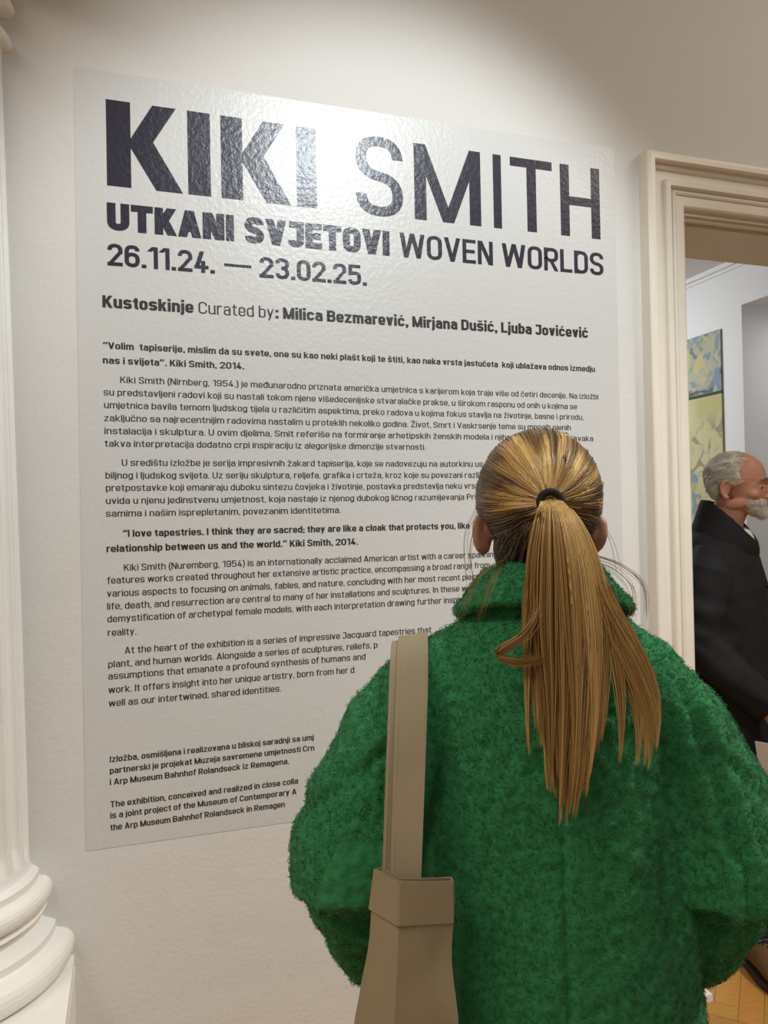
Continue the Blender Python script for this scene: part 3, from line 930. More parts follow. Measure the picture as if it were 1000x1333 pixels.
for s in (-1, 1):
    t = MB()
    t.tube([(s * .08, 0, .95), (s * .092, 0, .72), (s * .087, .005, .50), (s * .086, -.01, .3), (s * .086, -.012, .10)], [.105, .095, .078, .075, .078], 24)
    if s < 0: trousers_mb = t
    else: trousers_mb.v, trousers_mb.f = trousers_mb.v + t.v, trousers_mb.f + [tuple(i + len(trousers_mb.v) for i in f) for f in t.f]
tr = link('trousers', remesh(trousers_mb, .012, 3), M['black_cloth'], woman)
for s in (-1, 1):
    t = MB()
    t.tube([(s * .086, -.065, .05), (s * .086, -.04, .055), (s * .088, .03, .055), (s * .092, .11, .042), (s * .093, .175, .033), (s * .093, .195, .03)], [(.034, .045), (.040, .05), (.043, .05), (.046, .036), (.036, .026), (.012, .014)], 20)
    t.box((s * .09 - .045, -.075, 0), (s * .09 + .045, .18, .02))
    t.tube([(s * .086, -.03, .05), (s * .086, -.03, .13)], [.045, .046], 18)
    link('shoe', remesh(t, .006, 4), M['leather_black'], woman)

# ---- coat
c = MB()
c.tube([(0, -.03, 1.478), (0, -.028, 1.452), (0, -.024, 1.425), (.0, -.018, 1.385), (0, -.010, 1.33), (0, -.004, 1.25), (.0, 0, 1.12), (.0, 0, .95), (0, 0, .70), (0, 0, .44)],
       [(.068, .067), (.088, .078), (.118, .095), (.143, .113), (.168, .126), (.184, .136), (.190, .142), (.200, .148), (.225, .165), (.25, .18)], 48, up=(0, 1, 0))
for s, k in ((-1, 1.0), (1, .885)):
    c.tube([(s * .080, -.020, 1.392), (s * .129 * k, -.020, 1.352), (s * .185 * k, -.024, 1.276), (s * .226 * k, -.030, 1.190), (s * .252 * k, -.038, 1.125), (s * .255 * k, -.040, 1.090), (s * .250 * k, -.036, 1.062)],
           [.048, .069, .080, .085, .087, .083, .050], 28)
    c.tube([(s * .252 * k, -.010, 1.13), (s * .256 * k, .000, 1.07), (s * .250 * k, .034, 1.015), (s * .244 * k, .070, .965), (s * .232 * k, .092, .918), (s * .231 * k, .094, .912)], [.060, .068, .069, .062, .050, .040], 28)
cm = remesh(c, .0042, 10, .5)
co, no = co_of(cm), no_of(cm)


def coat_folds(co, no):
    x, y, z = co.T.astype(float)
    d = np.zeros(len(co))
    d += .006 * vnoise(co * np.array([1, 1, .45]), 9, 1) + .0035 * vnoise(co * np.array([1, 1, .6]), 22, 2)
    # seam where the dropped shoulder meets the lower sleeve
    for s in (-1, 1):
        sx = s * x
        g = (.10 * (sx - .295 * (1 if s < 0 else .93)) + .12 * (z - 1.205)) / .156
        d -= .0045 * np.exp(-(g / .008) ** 2) * (sx > .185) * (z > 1.05)
        d += .0045 * np.exp(-((g - .016) / .014) ** 2) * (sx > .185) * (z > 1.05)
        # soft diagonal drapes below the armpit
        q = (sx - .165) - .25 * (1.25 - z)
        d += .007 * np.sin(q * 95) * np.exp(-((z - 1.12) / .16) ** 2) * smoothstep((sx - .10) / .05) * (sx < .215) * (y < 0)
        # crumples of the bent elbow
        d += .004 * np.sin((z - .35 * sx) * 70 + 2 * y) * smoothstep((sx - .19) / .03) * smoothstep((1.06 - z) / .03) * smoothstep((z - .93) / .04)
    # long soft ridge running down from the right armpit
    q = x - (.186 + .24 * (1.31 - z))
    m_ = (y < 0) * smoothstep((z - 1.12) / .05) * smoothstep((1.36 - z) / .05)
    d += m_ * (.007 * np.exp(-((q - .008) / .010) ** 2) - .009 * np.exp(-((q + .012) / .009) ** 2))
    # centre back seam
    d -= .0075 * np.exp(-((x - .004) / .0042) ** 2) * (y < -.05) * smoothstep((1.36 - z) / .05)
    # boucle
    d += .0026 * vnoise(co, 95, 3) + .0020 * vnoise(co, 180, 4)
    return d


co = co + no * coat_folds(co, no)[:, None]
set_co(cm, co)
# fibres
P, N = sample_surface(cm, 95000, lambda p: ((p[:, 2] > .46) & ~((np.abs(p[:, 0] - .004) < .0035) & (p[:, 1] < 0)) & ~((p[:, 0] > -.205) & (p[:, 0] < -.150) & (p[:, 2] > 1.08)) & ~((p[:, 0] > -.30) & (p[:, 0] < -.12) & (p[:, 1] < -.11) & (p[:, 2] < 1.17))).astype(float), 5)
fz = strands_mesh('fz', fuzz_paths(P, N, .0046, 6, 1.2), np.tile(np.array([.00042, .00038, .0003, .00012]), (len(P), 1)))
N_COAT_FACES = len(cm.polygons)
coat = link('coat', join_meshes('coat', cm, fz), M['green'], woman, label='bright green boucle wool coat with dropped shoulders')

# ---- turned-down collar
cl = MB()
nA = 72
def collar_ring(rx, ry, cy, z, zback=0.0, zfront=0.0):
    r = []
    for k in range(nA):
        a = 2 * PI * k / nA
        back = max(0, -math.sin(a)); front = max(0, math.sin(a))
        r.append((rx * math.cos(a), cy + ry * math.sin(a), z + zback * back + zfront * front))
    return r
cl.rings([collar_ring(.064, .062, -.030, 1.455), collar_ring(.066, .064, -.032, 1.488, .012, -.03), collar_ring(.071, .069, -.033, 1.497, .012, -.03), collar_ring(.078, .076, -.034, 1.492, .010, -.03),
          collar_ring(.090, .084, -.036, 1.474, .012, -.02), collar_ring(.108, .094, -.034, 1.452, .022, .0), collar_ring(.117, .098, -.032, 1.440, .028, .0), collar_ring(.113, .094, -.032, 1.434, .028, 0),
          collar_ring(.098, .086, -.034, 1.442, .022), collar_ring(.080, .074, -.032, 1.455, .014)], cap0=False, cap1=False)
n = len(cl.v)
cl.f += [(k, (k + 1) % nA, n - nA + (k + 1) % nA, n - nA + k) for k in range(nA)]
km = remesh(cl, .0035, 3, .5)
kc, kn = co_of(km), no_of(km)
set_co(km, kc + kn * (.0022 * vnoise(kc, 105, 3) + .0015 * vnoise(kc, 190, 4) + .003 * vnoise(kc, 18, 8))[:, None])
P, N = sample_surface(km, 9000, lambda p: (p[:, 1] < .05).astype(float), 8)
kz = strands_mesh('fz', fuzz_paths(P, N, .0045, 9, 1.2), np.tile(np.array([.00042, .00038, .0003, .00012]), (len(P), 1)))
link('collar', join_meshes('collar', km, kz), M['green'], coat)

# ---- hair
HC = np.array([0, -.008, 1.590]); HR = np.array([.0825, .103, .0915])
TIE = np.array([.0, -.110, 1.581])
cap = MB()
cap.ellipsoid(HC, HR * .985, None, 64, 48)
me = mesh_data('hair', cap.v, cap.f, True)
bm = bmesh.new(); bm.from_mesh(me)
bmesh.ops.remove_doubles(bm, verts=bm.verts, dist=1e-5)
dead = [v for v in bm.verts if v.co.y > .045 + .35 * (v.co.z - 1.60) or v.co.z < 1.505 or (v.co.y > -.03 and v.co.z < 1.572)]
bmesh.ops.delete(bm, geom=dead, context='VERTS')
bmesh.ops.solidify(bm, geom=bm.faces[:], thickness=.004)
bm.to_mesh(me); bm.free()
nape_cap = MB()
nape_cap.ellipsoid((0, -.030, 1.522), (.0635, .062, .056), None, 40, 30)
nme = mesh_data('nape', nape_cap.v, nape_cap.f, True)
bm = bmesh.new(); bm.from_mesh(nme)
bmesh.ops.remove_doubles(bm, verts=bm.verts, dist=1e-5)
bmesh.ops.delete(bm, geom=[v for v in bm.verts if v.co.y > -.022], context='VERTS')
bm.to_mesh(nme); bm.free()
me = join_meshes('hair', me, nme)
hair = link('hair', me, M['scalp_hair'], woman, label='hair combed back tight from the hairline, dark at the roots')

NS = 5200
rng = np.random.default_rng(21)
D = rng.normal(size=(NS * 3, 3)); D /= np.linalg.norm(D, axis=1, keepdims=True)
pt = HC + D * HR
ok = (pt[:, 1] < .040 + .35 * (pt[:, 2] - 1.60)) & (pt[:, 2] > 1.502) & ~((pt[:, 1] > -.03) & (pt[:, 2] < 1.572)) & (D[:, 1] > -.96)
D = D[ok][:NS]; NS = len(D)
DT = (TIE - HC) / HR; DT /= np.linalg.norm(DT)
K = 14
ts = np.linspace(0, 1, K)
# comb direction angle about the tie
phi = np.arctan2(D[:, 2] - DT[2], D[:, 0])
phi_j = phi + rng.normal(0, .03, NS)
om = np.arccos(np.clip((D * DT).sum(1), -1, 1))
far = om.copy()
end_fr = 1 - .10 / np.maximum(om, .12) * .9
w0 = np.sin((1 - ts[None] * end_fr[:, None]) * om[:, None]) / np.sin(om)[:, None]
w1 = np.sin(ts[None] * end_fr[:, None] * om[:, None]) / np.sin(om)[:, None]
Q = w0[..., None] * D[:, None] + w1[..., None] * DT
lift = 1.004 + .022 * rng.random((NS, 1)) * np.sin(PI * ts[None]) ** .5 + .03 * ts[None] ** 6
stray = (rng.random((NS, 1)) < .03) * rng.uniform(.01, .05, (NS, 1)) * np.sin(PI * ts[None]) ** 1.5
Q = HC + Q * HR * (lift + stray)[..., None]
Q += .0012 * np.stack([vnoise(Q, 60, k) for k in (11, 12, 13)], -1)
# colour: dark roots, blonde lengths, streaks around the tie
ang = om[:, None] * (1 - ts[None] * end_fr[:, None])                 # distance from tie along the scalp
def streak(p, sd): return .5 + .5 * vnoise(np.stack([np.cos(p), np.sin(p), p * 0], -1), 9, sd)
st1 = streak(phi_j, 31); st2 = streak(phi_j, 37) 
st3 = .5 + .5 * vnoise(np.stack([np.cos(phi_j), np.sin(phi_j), p_ := phi_j * 0], -1), 26, 41)
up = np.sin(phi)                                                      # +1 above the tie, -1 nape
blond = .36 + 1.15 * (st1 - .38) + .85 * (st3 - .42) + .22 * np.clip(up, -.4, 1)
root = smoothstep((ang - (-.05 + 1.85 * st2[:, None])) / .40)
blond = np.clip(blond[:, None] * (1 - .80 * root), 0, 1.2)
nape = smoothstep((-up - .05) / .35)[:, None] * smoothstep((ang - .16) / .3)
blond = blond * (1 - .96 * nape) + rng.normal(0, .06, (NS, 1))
DARK, GOLD, PALE = np.array([.042, .027, .018]), np.array([.43, .25, .078]), np.array([.80, .56, .235])
def dye(v):
    v = np.clip(v, 0, 1)[..., None]
    return np.where(v < .55, DARK + (GOLD - DARK) * v / .55, GOLD + (PALE - GOLD) * (v - .55) / .45)
wd = np.tile(np.array([.00028] + [.00062] * (K - 2) + [.0005]), (NS, 1)) * rng.uniform(.6, 1.4, (NS, 1))
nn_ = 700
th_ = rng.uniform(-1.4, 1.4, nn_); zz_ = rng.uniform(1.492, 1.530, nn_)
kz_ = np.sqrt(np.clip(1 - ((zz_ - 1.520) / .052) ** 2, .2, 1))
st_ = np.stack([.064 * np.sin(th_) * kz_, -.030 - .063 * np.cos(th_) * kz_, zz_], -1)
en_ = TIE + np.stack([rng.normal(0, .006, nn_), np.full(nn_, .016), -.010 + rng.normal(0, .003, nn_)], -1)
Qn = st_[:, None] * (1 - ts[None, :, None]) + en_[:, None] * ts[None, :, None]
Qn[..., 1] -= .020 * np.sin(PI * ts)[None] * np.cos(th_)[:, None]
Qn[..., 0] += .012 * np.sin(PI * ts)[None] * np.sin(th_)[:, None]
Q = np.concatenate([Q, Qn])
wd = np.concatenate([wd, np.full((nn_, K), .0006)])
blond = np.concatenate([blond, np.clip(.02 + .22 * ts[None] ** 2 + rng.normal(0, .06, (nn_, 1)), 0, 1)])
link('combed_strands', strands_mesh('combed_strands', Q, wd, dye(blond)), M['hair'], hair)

# ponytail
NP, KP = 4200, 26
CEN = [(0, 0, -.098, 1.580), (.05, 0, -.128, 1.580), (.11, .002, -.146, 1.563), (.2, .005, -.156, 1.528), (.36, .009, -.160, 1.463), (.55, .010, -.166, 1.385), (.75, .006, -.174, 1.300), (1, -.002, -.178, 1.202)]
WID = [(0, .0095, .0095), (.05, .0125, .0125), (.11, .022, .019), (.2, .033, .022), (.36, .042, .020), (.55, .042, .016), (.75, .035, .013), (.88, .026, .011), (1, .014, .008)]
ncl = 46
cu = rng.uniform(-1, 1, ncl); cv = rng.uniform(-1, 1, ncl); cu = np.sign(cu) * np.abs(cu) ** .8
clen = np.clip(1.0 - .26 * np.abs(cu) ** 1.5 - .10 * rng.random(ncl), .5, 1.02)
cl_id = rng.integers(0, ncl, NP)
tip_dx = rng.normal(0, .004, ncl); 
# stray locks fanning out to the right and one to the left
order = np.argsort(cu)
for j, (dx, ln) in zip(order[-5:], ((.050, .80), (.060, .81), (.055, .80), (.064, .755), (.024, .79))): tip_dx[j] = dx; clen[j] = ln
for j, (dx, ln) in zip(order[:2], ((-.012, .77), (-.004, .70))): tip_dx[j] = dx; clen[j] = ln
su = np.clip(cu[cl_id] + rng.normal(0, .13, NP), -1.1, 1.1); sv = np.clip(cv[cl_id] + rng.normal(0, .25, NP), -1, 1)
rr_ = np.sqrt(su ** 2 + sv ** 2); f = np.where(rr_ > 1, 1 / rr_, 1); 
s = np.linspace(0, 1, KP)
slen = clen[cl_id] * rng.uniform(.84, 1.0, NP) ** .8
S = s[None] * slen[:, None]
C_ = cr_path(CEN, S); W_ = cr_path(WID, S)
tipf = smoothstep((s[None] - .45) / .55)
# strands of a lock gather towards the lock's centre near the tip
uu = su[:, None] * (1 - .75 * tipf) + cu[cl_id][:, None] * .75 * tipf
vv = sv[:, None] * (1 - .5 * tipf) + cv[cl_id][:, None] * .5 * tipf
root_f = (1 - smoothstep(s[None] / .12))
disk = f[:, None] * root_f + (1 - root_f)
X_ = C_[..., 0] + uu * disk * W_[..., 0] + tip_dx[cl_id][:, None] * smoothstep((s[None] - .35) / .65) * 1.0
depth = W_[..., 1] * np.sqrt(np.clip(1 - .75 * np.clip(uu, -1, 1) ** 2, .05, 1))
Y_ = C_[..., 1] + vv * disk * depth
Z_ = C_[..., 2] + root_f * (vv * 0 + np.sqrt(np.clip(1 - (uu * disk) ** 2, 0, 1)) * 0 + .0095 * np.sin(vv * 1.5))
Pp = np.stack([X_, Y_, Z_], -1)
Pp[..., 0] += .0016 * vnoise(np.stack([S * 5, cl_id[:, None] + 0 * S, 0 * S], -1), 1.0, 51)
tone = .68 + .34 * (streak(cu * 2.0, 61)[cl_id] - .5) + rng.normal(0, .17, NP) + .10 * (rng.random(ncl)[cl_id] - .5)
tone = tone[:, None] + .10 * np.exp(-((s[None] - .12) / .10) ** 2) - .12 * smoothstep((s[None] - .3) / .3) * (1 - smoothstep((s[None] - .8) / .2)) + .02
wp = np.interp(s, [0, .06, .6, .9, 1], [.0004, .0005, .0005, .00034, .0001])[None] * rng.uniform(.6, 1.3, (NP, 1))
ptl = strands_mesh('ponytail', Pp, wp, dye(tone))

# the flipped lock at the left, loose wisps over collar and beside the ears
ex_p, ex_w, ex_c = [], [], []
def wisp(keys, n, spread, tone_, wbase=.00042, seed=0):
    r = np.random.default_rng(seed)
    ss = np.linspace(0, 1, KP)
    base = cr_path(keys, ss)
    for _ in range(n):
        off = r.normal(0, 1, 3) * spread
        e = np.linspace(.6, 1.3, KP)[:, None]
        ex_p.append(base + off * e + .0006 * r.normal(0, 1, 3))
        ex_w.append(np.interp(ss, [0, .7, 1], [wbase, wbase, .0001])); ex_c.append(dye(np.full(KP, tone_ + r.normal(0, .07))))
wisp([(0, -.020, -.150, 1.50), (.25, -.026, -.168, 1.455), (.5, -.046, -.178, 1.428), (.68, -.070, -.172, 1.411), (.74, -.072, -.172, 1.406), (.82, -.056, -.177, 1.401), (1, -.022, -.176, 1.404)], 70, .0022, .5, seed=1)
for i, ks in enumerate(([(0, -.078, -.02, 1.585), (.5, -.098, -.03, 1.54), (1, -.096, -.05, 1.47)], [(0, -.076, -.03, 1.58), (.5, -.094, -.04, 1.52), (1, -.085, -.06, 1.455)],
                        [(0, -.055, -.07, 1.51), (.5, -.088, -.10, 1.490), (1, -.112, -.11, 1.438)], [(0, -.05, -.075, 1.505), (.5, -.070, -.11, 1.49), (1, -.092, -.125, 1.44)],
                        [(0, -.03, -.085, 1.505), (.5, -.036, -.12, 1.48), (1, -.042, -.145, 1.43)], [(0, -.02, -.085, 1.505), (.5, -.020, -.12, 1.48), (1, -.018, -.150, 1.425)],
                        [(0, .055, -.07, 1.515), (.4, .088, -.10, 1.500), (.75, .108, -.12, 1.475), (1, .108, -.125, 1.442)], [(0, .05, -.07, 1.51), (.45, .08, -.10, 1.497), (.8, .095, -.12, 1.470), (1, .092, -.125, 1.44)],
                        [(0, .045, -.075, 1.505), (.5, .066, -.11, 1.485), (1, .082, -.13, 1.43)], [(0, .078, -.02, 1.56), (.5, .094, -.02, 1.53), (1, .100, -.03, 1.49)])):
    wisp(ks, 7 if 1 < i < 9 else 3, .0024, .40, .0003, seed=10 + i)
exm = strands_mesh('wisps', np.array(ex_p), np.array(ex_w), np.array(ex_c))
link('ponytail', join_meshes('ponytail', ptl, exm), M['hair'], hair, label='long straight blonde ponytail')

# hair tie: thick black elastic ring around the root of the ponytail
tz = MB()
R1, r1 = .0128, .0046
axis = np.array([0, -1, .12]); axis /= np.linalg.norm(axis)
e1 = np.array([1, 0, 0.]); e2 = np.cross(axis, e1)
for i in range(48):
    pass
rings = []
for i in range(48):
    a = 2 * PI * i / 48
    ctr = TIE + np.array([0, -.006, .001]) + (e1 * math.cos(a) + e2 * math.sin(a)) * R1
    rad = e1 * math.cos(a) + e2 * math.sin(a)
    rings.append([ctr + (rad * math.cos(2 * PI * k / 14) + axis * math.sin(2 * PI * k / 14) * 1.25) * r1 for k in range(14)])
rings.append(rings[0])
tz.rings(rings, cap0=False, cap1=False)
tz.build('hair_tie', M['black_elastic'], woman, smooth=True, label='thick black hair elastic')

# ================================================================== tote bag hanging from her left shoulder
M['canvas'] = mat('tan_cotton_canvas', (0.36, 0.305, 0.200), 0.85, 0.2, noise=(9, 0.5, (0.325, 0.272, 0.175)), bump=[('noise', 500, 0.25, 0.0008), ('noise', 12, 0.25, 0.01)])
bag = empty('tote_bag', WLOC, WROT, label='tan cotton tote bag with long straps on the green-coated shoulder', cat='bag')


def pouch(rows):
    """rows: list of (z, [(x, y) ...]) closed loops with the same count"""
    m = MB()
    m.rings([[(x, y, z) for (x, y) in loop] for z, loop in rows], cap0=True, cap1=False)
    return m


def densify(loop, n=8):
    out = []
    for i in range(len(loop)):
        a, b_ = np.array(loop[i]), np.array(loop[(i + 1) % len(loop)])
        for k in range(n): out.append(tuple(a + (b_ - a) * k / n))
    return out


#   outer face: rear edge, ridge, outer edge; then the face on the body side
def loop6(A, B_, C_, gap):
    A, B_, C_ = map(np.array, (A, B_, C_))
    n1 = np.array([-(B_ - A)[1], (B_ - A)[0]]); n1 = -n1 / np.linalg.norm(n1)
    n2 = np.array([-(C_ - B_)[1], (C_ - B_)[0]]); n2 = -n2 / np.linalg.norm(n2)
    if n1[1] < 0: n1 = -n1
    if n2[0] < 0: n2 = -n2
    nb_ = (n1 + n2); nb_ /= np.linalg.norm(nb_)
    return [tuple(A), tuple(B_), tuple(C_), tuple(C_ + n2 * gap), tuple(B_ + nb_ * gap), tuple(A + n1 * gap)]


top_loop = loop6((-.130, -.188), (-.188, -.205), (-.216, -.180), .009)
mid_loop = loop6((-.131, -.186), (-.196, -.212), (-.238, -.174), .018)
low_loop = loop6((-.136, -.184), (-.222, -.218), (-.278, -.168), .028)
bot_loop = loop6((-.140, -.184), (-.228, -.210), (-.280, -.168), .015)
rows = []
ZB0, ZB1 = .70, 1.158
for k in range(25):
    t = k / 24
    z = ZB0 + (ZB1 - ZB0) * t
    loops = [bot_loop, low_loop, mid_loop, top_loop]
    u = t * 3; i = min(int(u), 2); f_ = u - i
    A, B_ = np.array(densify(loops[i])), np.array(densify(loops[i + 1]))
    L_ = A + (B_ - A) * f_
    w_ = np.array([.0035 * math.exp(-(((x + .155 + .22 * (z - 1.05)) / .012) ** 2)) * min(1, max(0, (1.11 - z) / .05)) * (y < -.18) + .003 * vnoise(np.array([[x * 1.0, y * 1.0, z * .6]]), 24, 5)[0] for x, y in L_])
    cen = L_.mean(0)
    dirn = (L_ - cen) / np.linalg.norm(L_ - cen, axis=1, keepdims=True)
    L_ = L_ + dirn * w_[:, None] * 1.6
    # the hem rises a little towards the outer edge
    rows.append((z, [tuple(q) for q in L_], t))
pm = MB()
pm.rings([[(x, y, z + .10 * (-.13 - x) * (.3 + .7 * t)) for (x, y) in L_] for z, L_, t in rows], cap0=True, cap1=False)
body_me = mesh_data('bag_body', pm.v, pm.f, True)
bm = bmesh.new(); bm.from_mesh(body_me)
bmesh.ops.recalc_face_normals(bm, faces=bm.faces)
bmesh.ops.solidify(bm, geom=bm.faces[:], thickness=.0018)
bm.to_mesh(body_me); bm.free()
body_me.set_sharp_from_angle(angle=.42)
bag_body = link('bag_body', body_me, M['canvas'], bag)
# stitched hem band round the mouth
hb = MB()
hem_rows = []
for zz_, dz_ in ((ZB1 - .046, 0), (ZB1 - .030, 0), (ZB1 - .015, 0), (ZB1 + .001, 0)):
    f_ = (ZB1 - zz_) / .15
    out_, in_ = [], []
    pl_ = [np.array(top_loop[k_]) * (1 - f_) + np.array(mid_loop[k_]) * f_ for k_ in (0, 1, 2)]
    for a_, b_ in ((pl_[0], pl_[1]), (pl_[1], pl_[2])):
        nv = np.array([(b_ - a_)[1], -(b_ - a_)[0]]); nv /= np.linalg.norm(nv)
        if nv[1] > 0: nv = -nv
        for k_ in range(9):
            p_ = a_ + (b_ - a_) * k_ / 8 + nv * .0026
            hz_ = zz_ + .10 * (-.13 - p_[0])
            out_.append((p_[0], p_[1], hz_))
    hem_rows.append(out_)
hb.rings(hem_rows, cap0=False, cap1=False, closed=False)
hme = mesh_data('hem', hb.v, hb.f, False)
bm = bmesh.new(); bm.from_mesh(hme)
bmesh.ops.solidify(bm, geom=bm.faces[:], thickness=.0014)
bm.to_mesh(hme); bm.free()
link('hem', hme, M['canvas'], bag)


def strap(name, keys, width, seam=True):
    """flat band along a keyed path; keys (s, x, y, z, twist of the width direction about the path)"""
    ss = np.linspace(0, 1, 60)
    R_ = cr_path(keys, ss)
    P_ = R_[:, :3]; tw = R_[:, 3]; wd_ = R_[:, 4]; U_ = R_[:, 5:8]
    T_ = np.gradient(P_, axis=0); T_ /= np.linalg.norm(T_, axis=1, keepdims=True)
    rings_ = []
    for i in range(len(ss)):
        X_ = U_[i]
        u = X_ - T_[i] * np.dot(X_, T_[i]); u /= np.linalg.norm(u)
        n_ = np.cross(T_[i], u)
        u2 = u * math.cos(tw[i]) + n_ * math.sin(tw[i]); n2 = np.cross(T_[i], u2)
        w2 = wd_[i] / 2; h2 = .0016
        prof_ = [(-1, -h2), (-.8, -h2 * 1.35), (-.72, -h2), (0, -h2), (.72, -h2), (.8, -h2 * 1.35), (1, -h2), (1, h2), (0, h2), (-1, h2)]
        rings_.append([P_[i] + u2 * w2 * a_ + n2 * b_ for a_, b_ in prof_])
    m = MB(); m.rings(rings_)
    return m.build(name, M['canvas'], bag)


from mathutils.bvhtree import BVHTree
_m = coat.data
_sel = [p.vertices[:] for p in _m.polygons[:N_COAT_FACES]]
_bvh = BVHTree.FromPolygons([tuple(v) for v in co_of(_m)], _sel)


def strap_keys(xb, zb_, yb, xt, lift, w0, w1, tw0):
    """hangs from the shoulder of the coat down to the bag; rests on the cloth"""
    pts, us = [], []
    hw = .019
    def down(x_, y_): return _bvh.ray_cast(Vector((x_, y_, 1.7)), Vector((0, 0, -1)))[0].z
    def back(x_, z_, q=-1):
        h = _bvh.ray_cast(Vector((x_, .6 * q, z_)), Vector((0, -q, 0)))[0]
        return h.y if h else 0.0
    for yy in (.035, .012, -.015, -.045, -.07):
        za, zc = down(xt - hw, yy), down(xt + hw, yy)
        pts.append((xt, yy, max(down(xt + hw * a_, yy + .012 * b_) - .22 * (zc - za) / 2 * a_ for a_ in (-1, -.5, 0, .5, 1) for b_ in (-1, 0, 1)) + lift * .45)); us.append(np.array([2 * hw, 0, zc - za]))
    um_ = np.mean(us, axis=0); um_[2] *= .22
    us = [um_] * len(us)
    yprev = pts[-1]; zt = pts[-1][2]; utop = us[-1]
    for k in range(1, 9):
        t = k / 8
        zz = zt - .02 + (zb_ - zt + .02) * t
        xx = xt + (xb - xt) * t
        ylin = yprev[1] + (yb - yprev[1]) * t ** .55
        yy = min(ylin, min(back(xx + hw * a_, zz + .01 * b_) for a_ in (-1, -.5, 0, .5, 1) for b_ in (-1, 0, 1)) - lift * .5)
        pts.append((xx, yy, zz)); us.append(utop * max(0, 1 - 2.5 * t) + np.array([.04, 0, 0]) * min(1, 2.5 * t))
    pts = pts[::-1]; us = us[::-1]
    x0, y0, z0 = pts[-1]
    for t in (.10, .18, .26, .34, .42, .5):                       # front run down the chest
        zz = z0 - .22 * t
        pts.append((x0 - .005 * t, max(back(x0 + hw * 1.3 * a_, zz + .02 * b_, 1) for a_ in (-1, -.5, 0, .5, 1) for b_ in (-1, 0, 1)) + lift + .010, zz)); us.append(utop * (1 - t) + np.array([.04, 0, 0]) * t)
    us = [u_ / np.linalg.norm(u_) for u_ in us]
    d_ = np.concatenate([[0], np.cumsum(np.linalg.norm(np.diff(np.array(pts), axis=0), axis=1))]); d_ /= d_[-1]
    return [(d_[i], *pts[i], tw0 * max(0, 1 - 2.2 * d_[i]), w0 + (w1 - w0) * min(1, d_[i] * 2), *us[i]) for i in range(len(pts))]


strap('strap', strap_keys(-.184, 1.12, -.195, -.172, .013, .034, .040, .1), .038)
strap('strap', strap_keys(-.196, 1.12, -.186, -.183, .009, .030, .036, .3), .034)

# ================================================================== man in the doorway
MLOC = (2.095, .25, 0)
MROT = -math.radians(141.2)
MSC = 1.0
M['man_skin'] = mat('man_skin', (0.54, 0.28, 0.19), 0.6, 0.3, noise=(16, 0.6, (0.48, 0.20, 0.13)), bump=[('noise', 130, 0.25, 0.0015)])
M['man_skin'].node_tree.nodes['Principled BSDF'].inputs['Subsurface Weight'].default_value = 0.1
M['man_skin'].node_tree.nodes['Principled BSDF'].inputs['Subsurface Radius'].default_value = (0.012, 0.005, 0.003)
M['grey_hair'] = mat('grey_hair', (.5, .5, .45), 0.45, 0.4, attr='strand_dye')
M['black_coat'] = mat('black_coat_cloth', (0.0085, 0.0085, 0.0095), 0.8, 0.22, noise=(12, 0.6, (0.013, 0.013, 0.014)), bump=[('noise', 260, 0.25, 0.001)])
M['denim'] = mat('dark_denim', (0.020, 0.022, 0.032), 0.85, 0.2, noise=(60, 0.7, (0.030, 0.032, 0.045)), bump=[('noise', 500, 0.3, 0.001)])
M['suede'] = mat('brown_leather', (0.135, 0.078, 0.035), 0.6, 0.3, noise=(18, 0.7, (0.10, 0.055, 0.024)), bump=[('noise', 90, 0.25, 0.001)])
M['sole'] = mat('dark_rubber', (0.035, 0.022, 0.014), 0.55, 0.3, noise=(40, 0.5, (0.045, 0.03, 0.02)))
M['shirt'] = mat('white_cotton', (0.72, 0.71, 0.69), 0.8, 0.2, noise=(80, 0.4, (0.66, 0.65, 0.63)))

HZ = 1.69
b = MB()
b.ellipsoid((0, .052, HZ + .010), (.076, .097, .092))
b.ellipsoid((0, .095, HZ - .030), (.064, .066, .088))
b.ellipsoid((0, .098, HZ - .090), (.050, .058, .042))
b.ellipsoid((0, .142, HZ - .118), (.026, .020, .018))                                  # chin
b.tube([(-.044, .132, HZ + .004), (-.02, .150, HZ + .010), (0, .150, HZ + .006), (.02, .150, HZ + .010), (.044, .132, HZ + .004)], [.010, .012, .010, .012, .010], 12)
b.tube([(0, .146, HZ - .002), (0, .162, HZ - .022), (0, .178, HZ - .044), (0, .172, HZ - .055)], [.009, .010, .0135, .009], 12)
for s in (-1, 1):
    b.ellipsoid((s * .012, .163, HZ - .050), (.009, .011, .008))
    b.ellipsoid((s * .046, .116, HZ - .045), (.023, .024, .020))
    b.ellipsoid((s * .052, .075, HZ - .085), (.014, .05, .022), Euler((.35, 0, 0)))
    # eyelids
    b.tube([(s * .020, .137, HZ - .016), (s * .034, .138, HZ - .010), (s * .048, .125, HZ - .018)], [.004, .005, .004], 8)
    b.tube([(s * .020, .137, HZ - .026), (s * .034, .138, HZ - .031), (s * .048, .125, HZ - .024)], [.004, .005, .004], 8)
    # ear: rim, lobe, bowl
    rim = [(s * .074, .052, HZ - .030), (s * .082, .050, HZ - .012), (s * .088, .036, HZ - .006), (s * .092, .022, HZ - .016), (s * .092, .016, HZ - .034), (s * .087, .022, HZ - .054), (s * .080, .036, HZ - .070), (s * .075, .045, HZ - .066)]
    b.tube(rim, [.005, .006, .0065, .0065, .0065, .007, .0085, .006], 10)
    b.ellipsoid((s * .080, .032, HZ - .036), (.008, .015, .028), Euler((0, 0, s * .3)))
b.tube([(0, .05, HZ - .08), (0, .025, HZ - .15), (0, .0, HZ - .24)], [(.056, .06), (.054, .058), (.075, .065)], 20, up=(0, 1, 0))
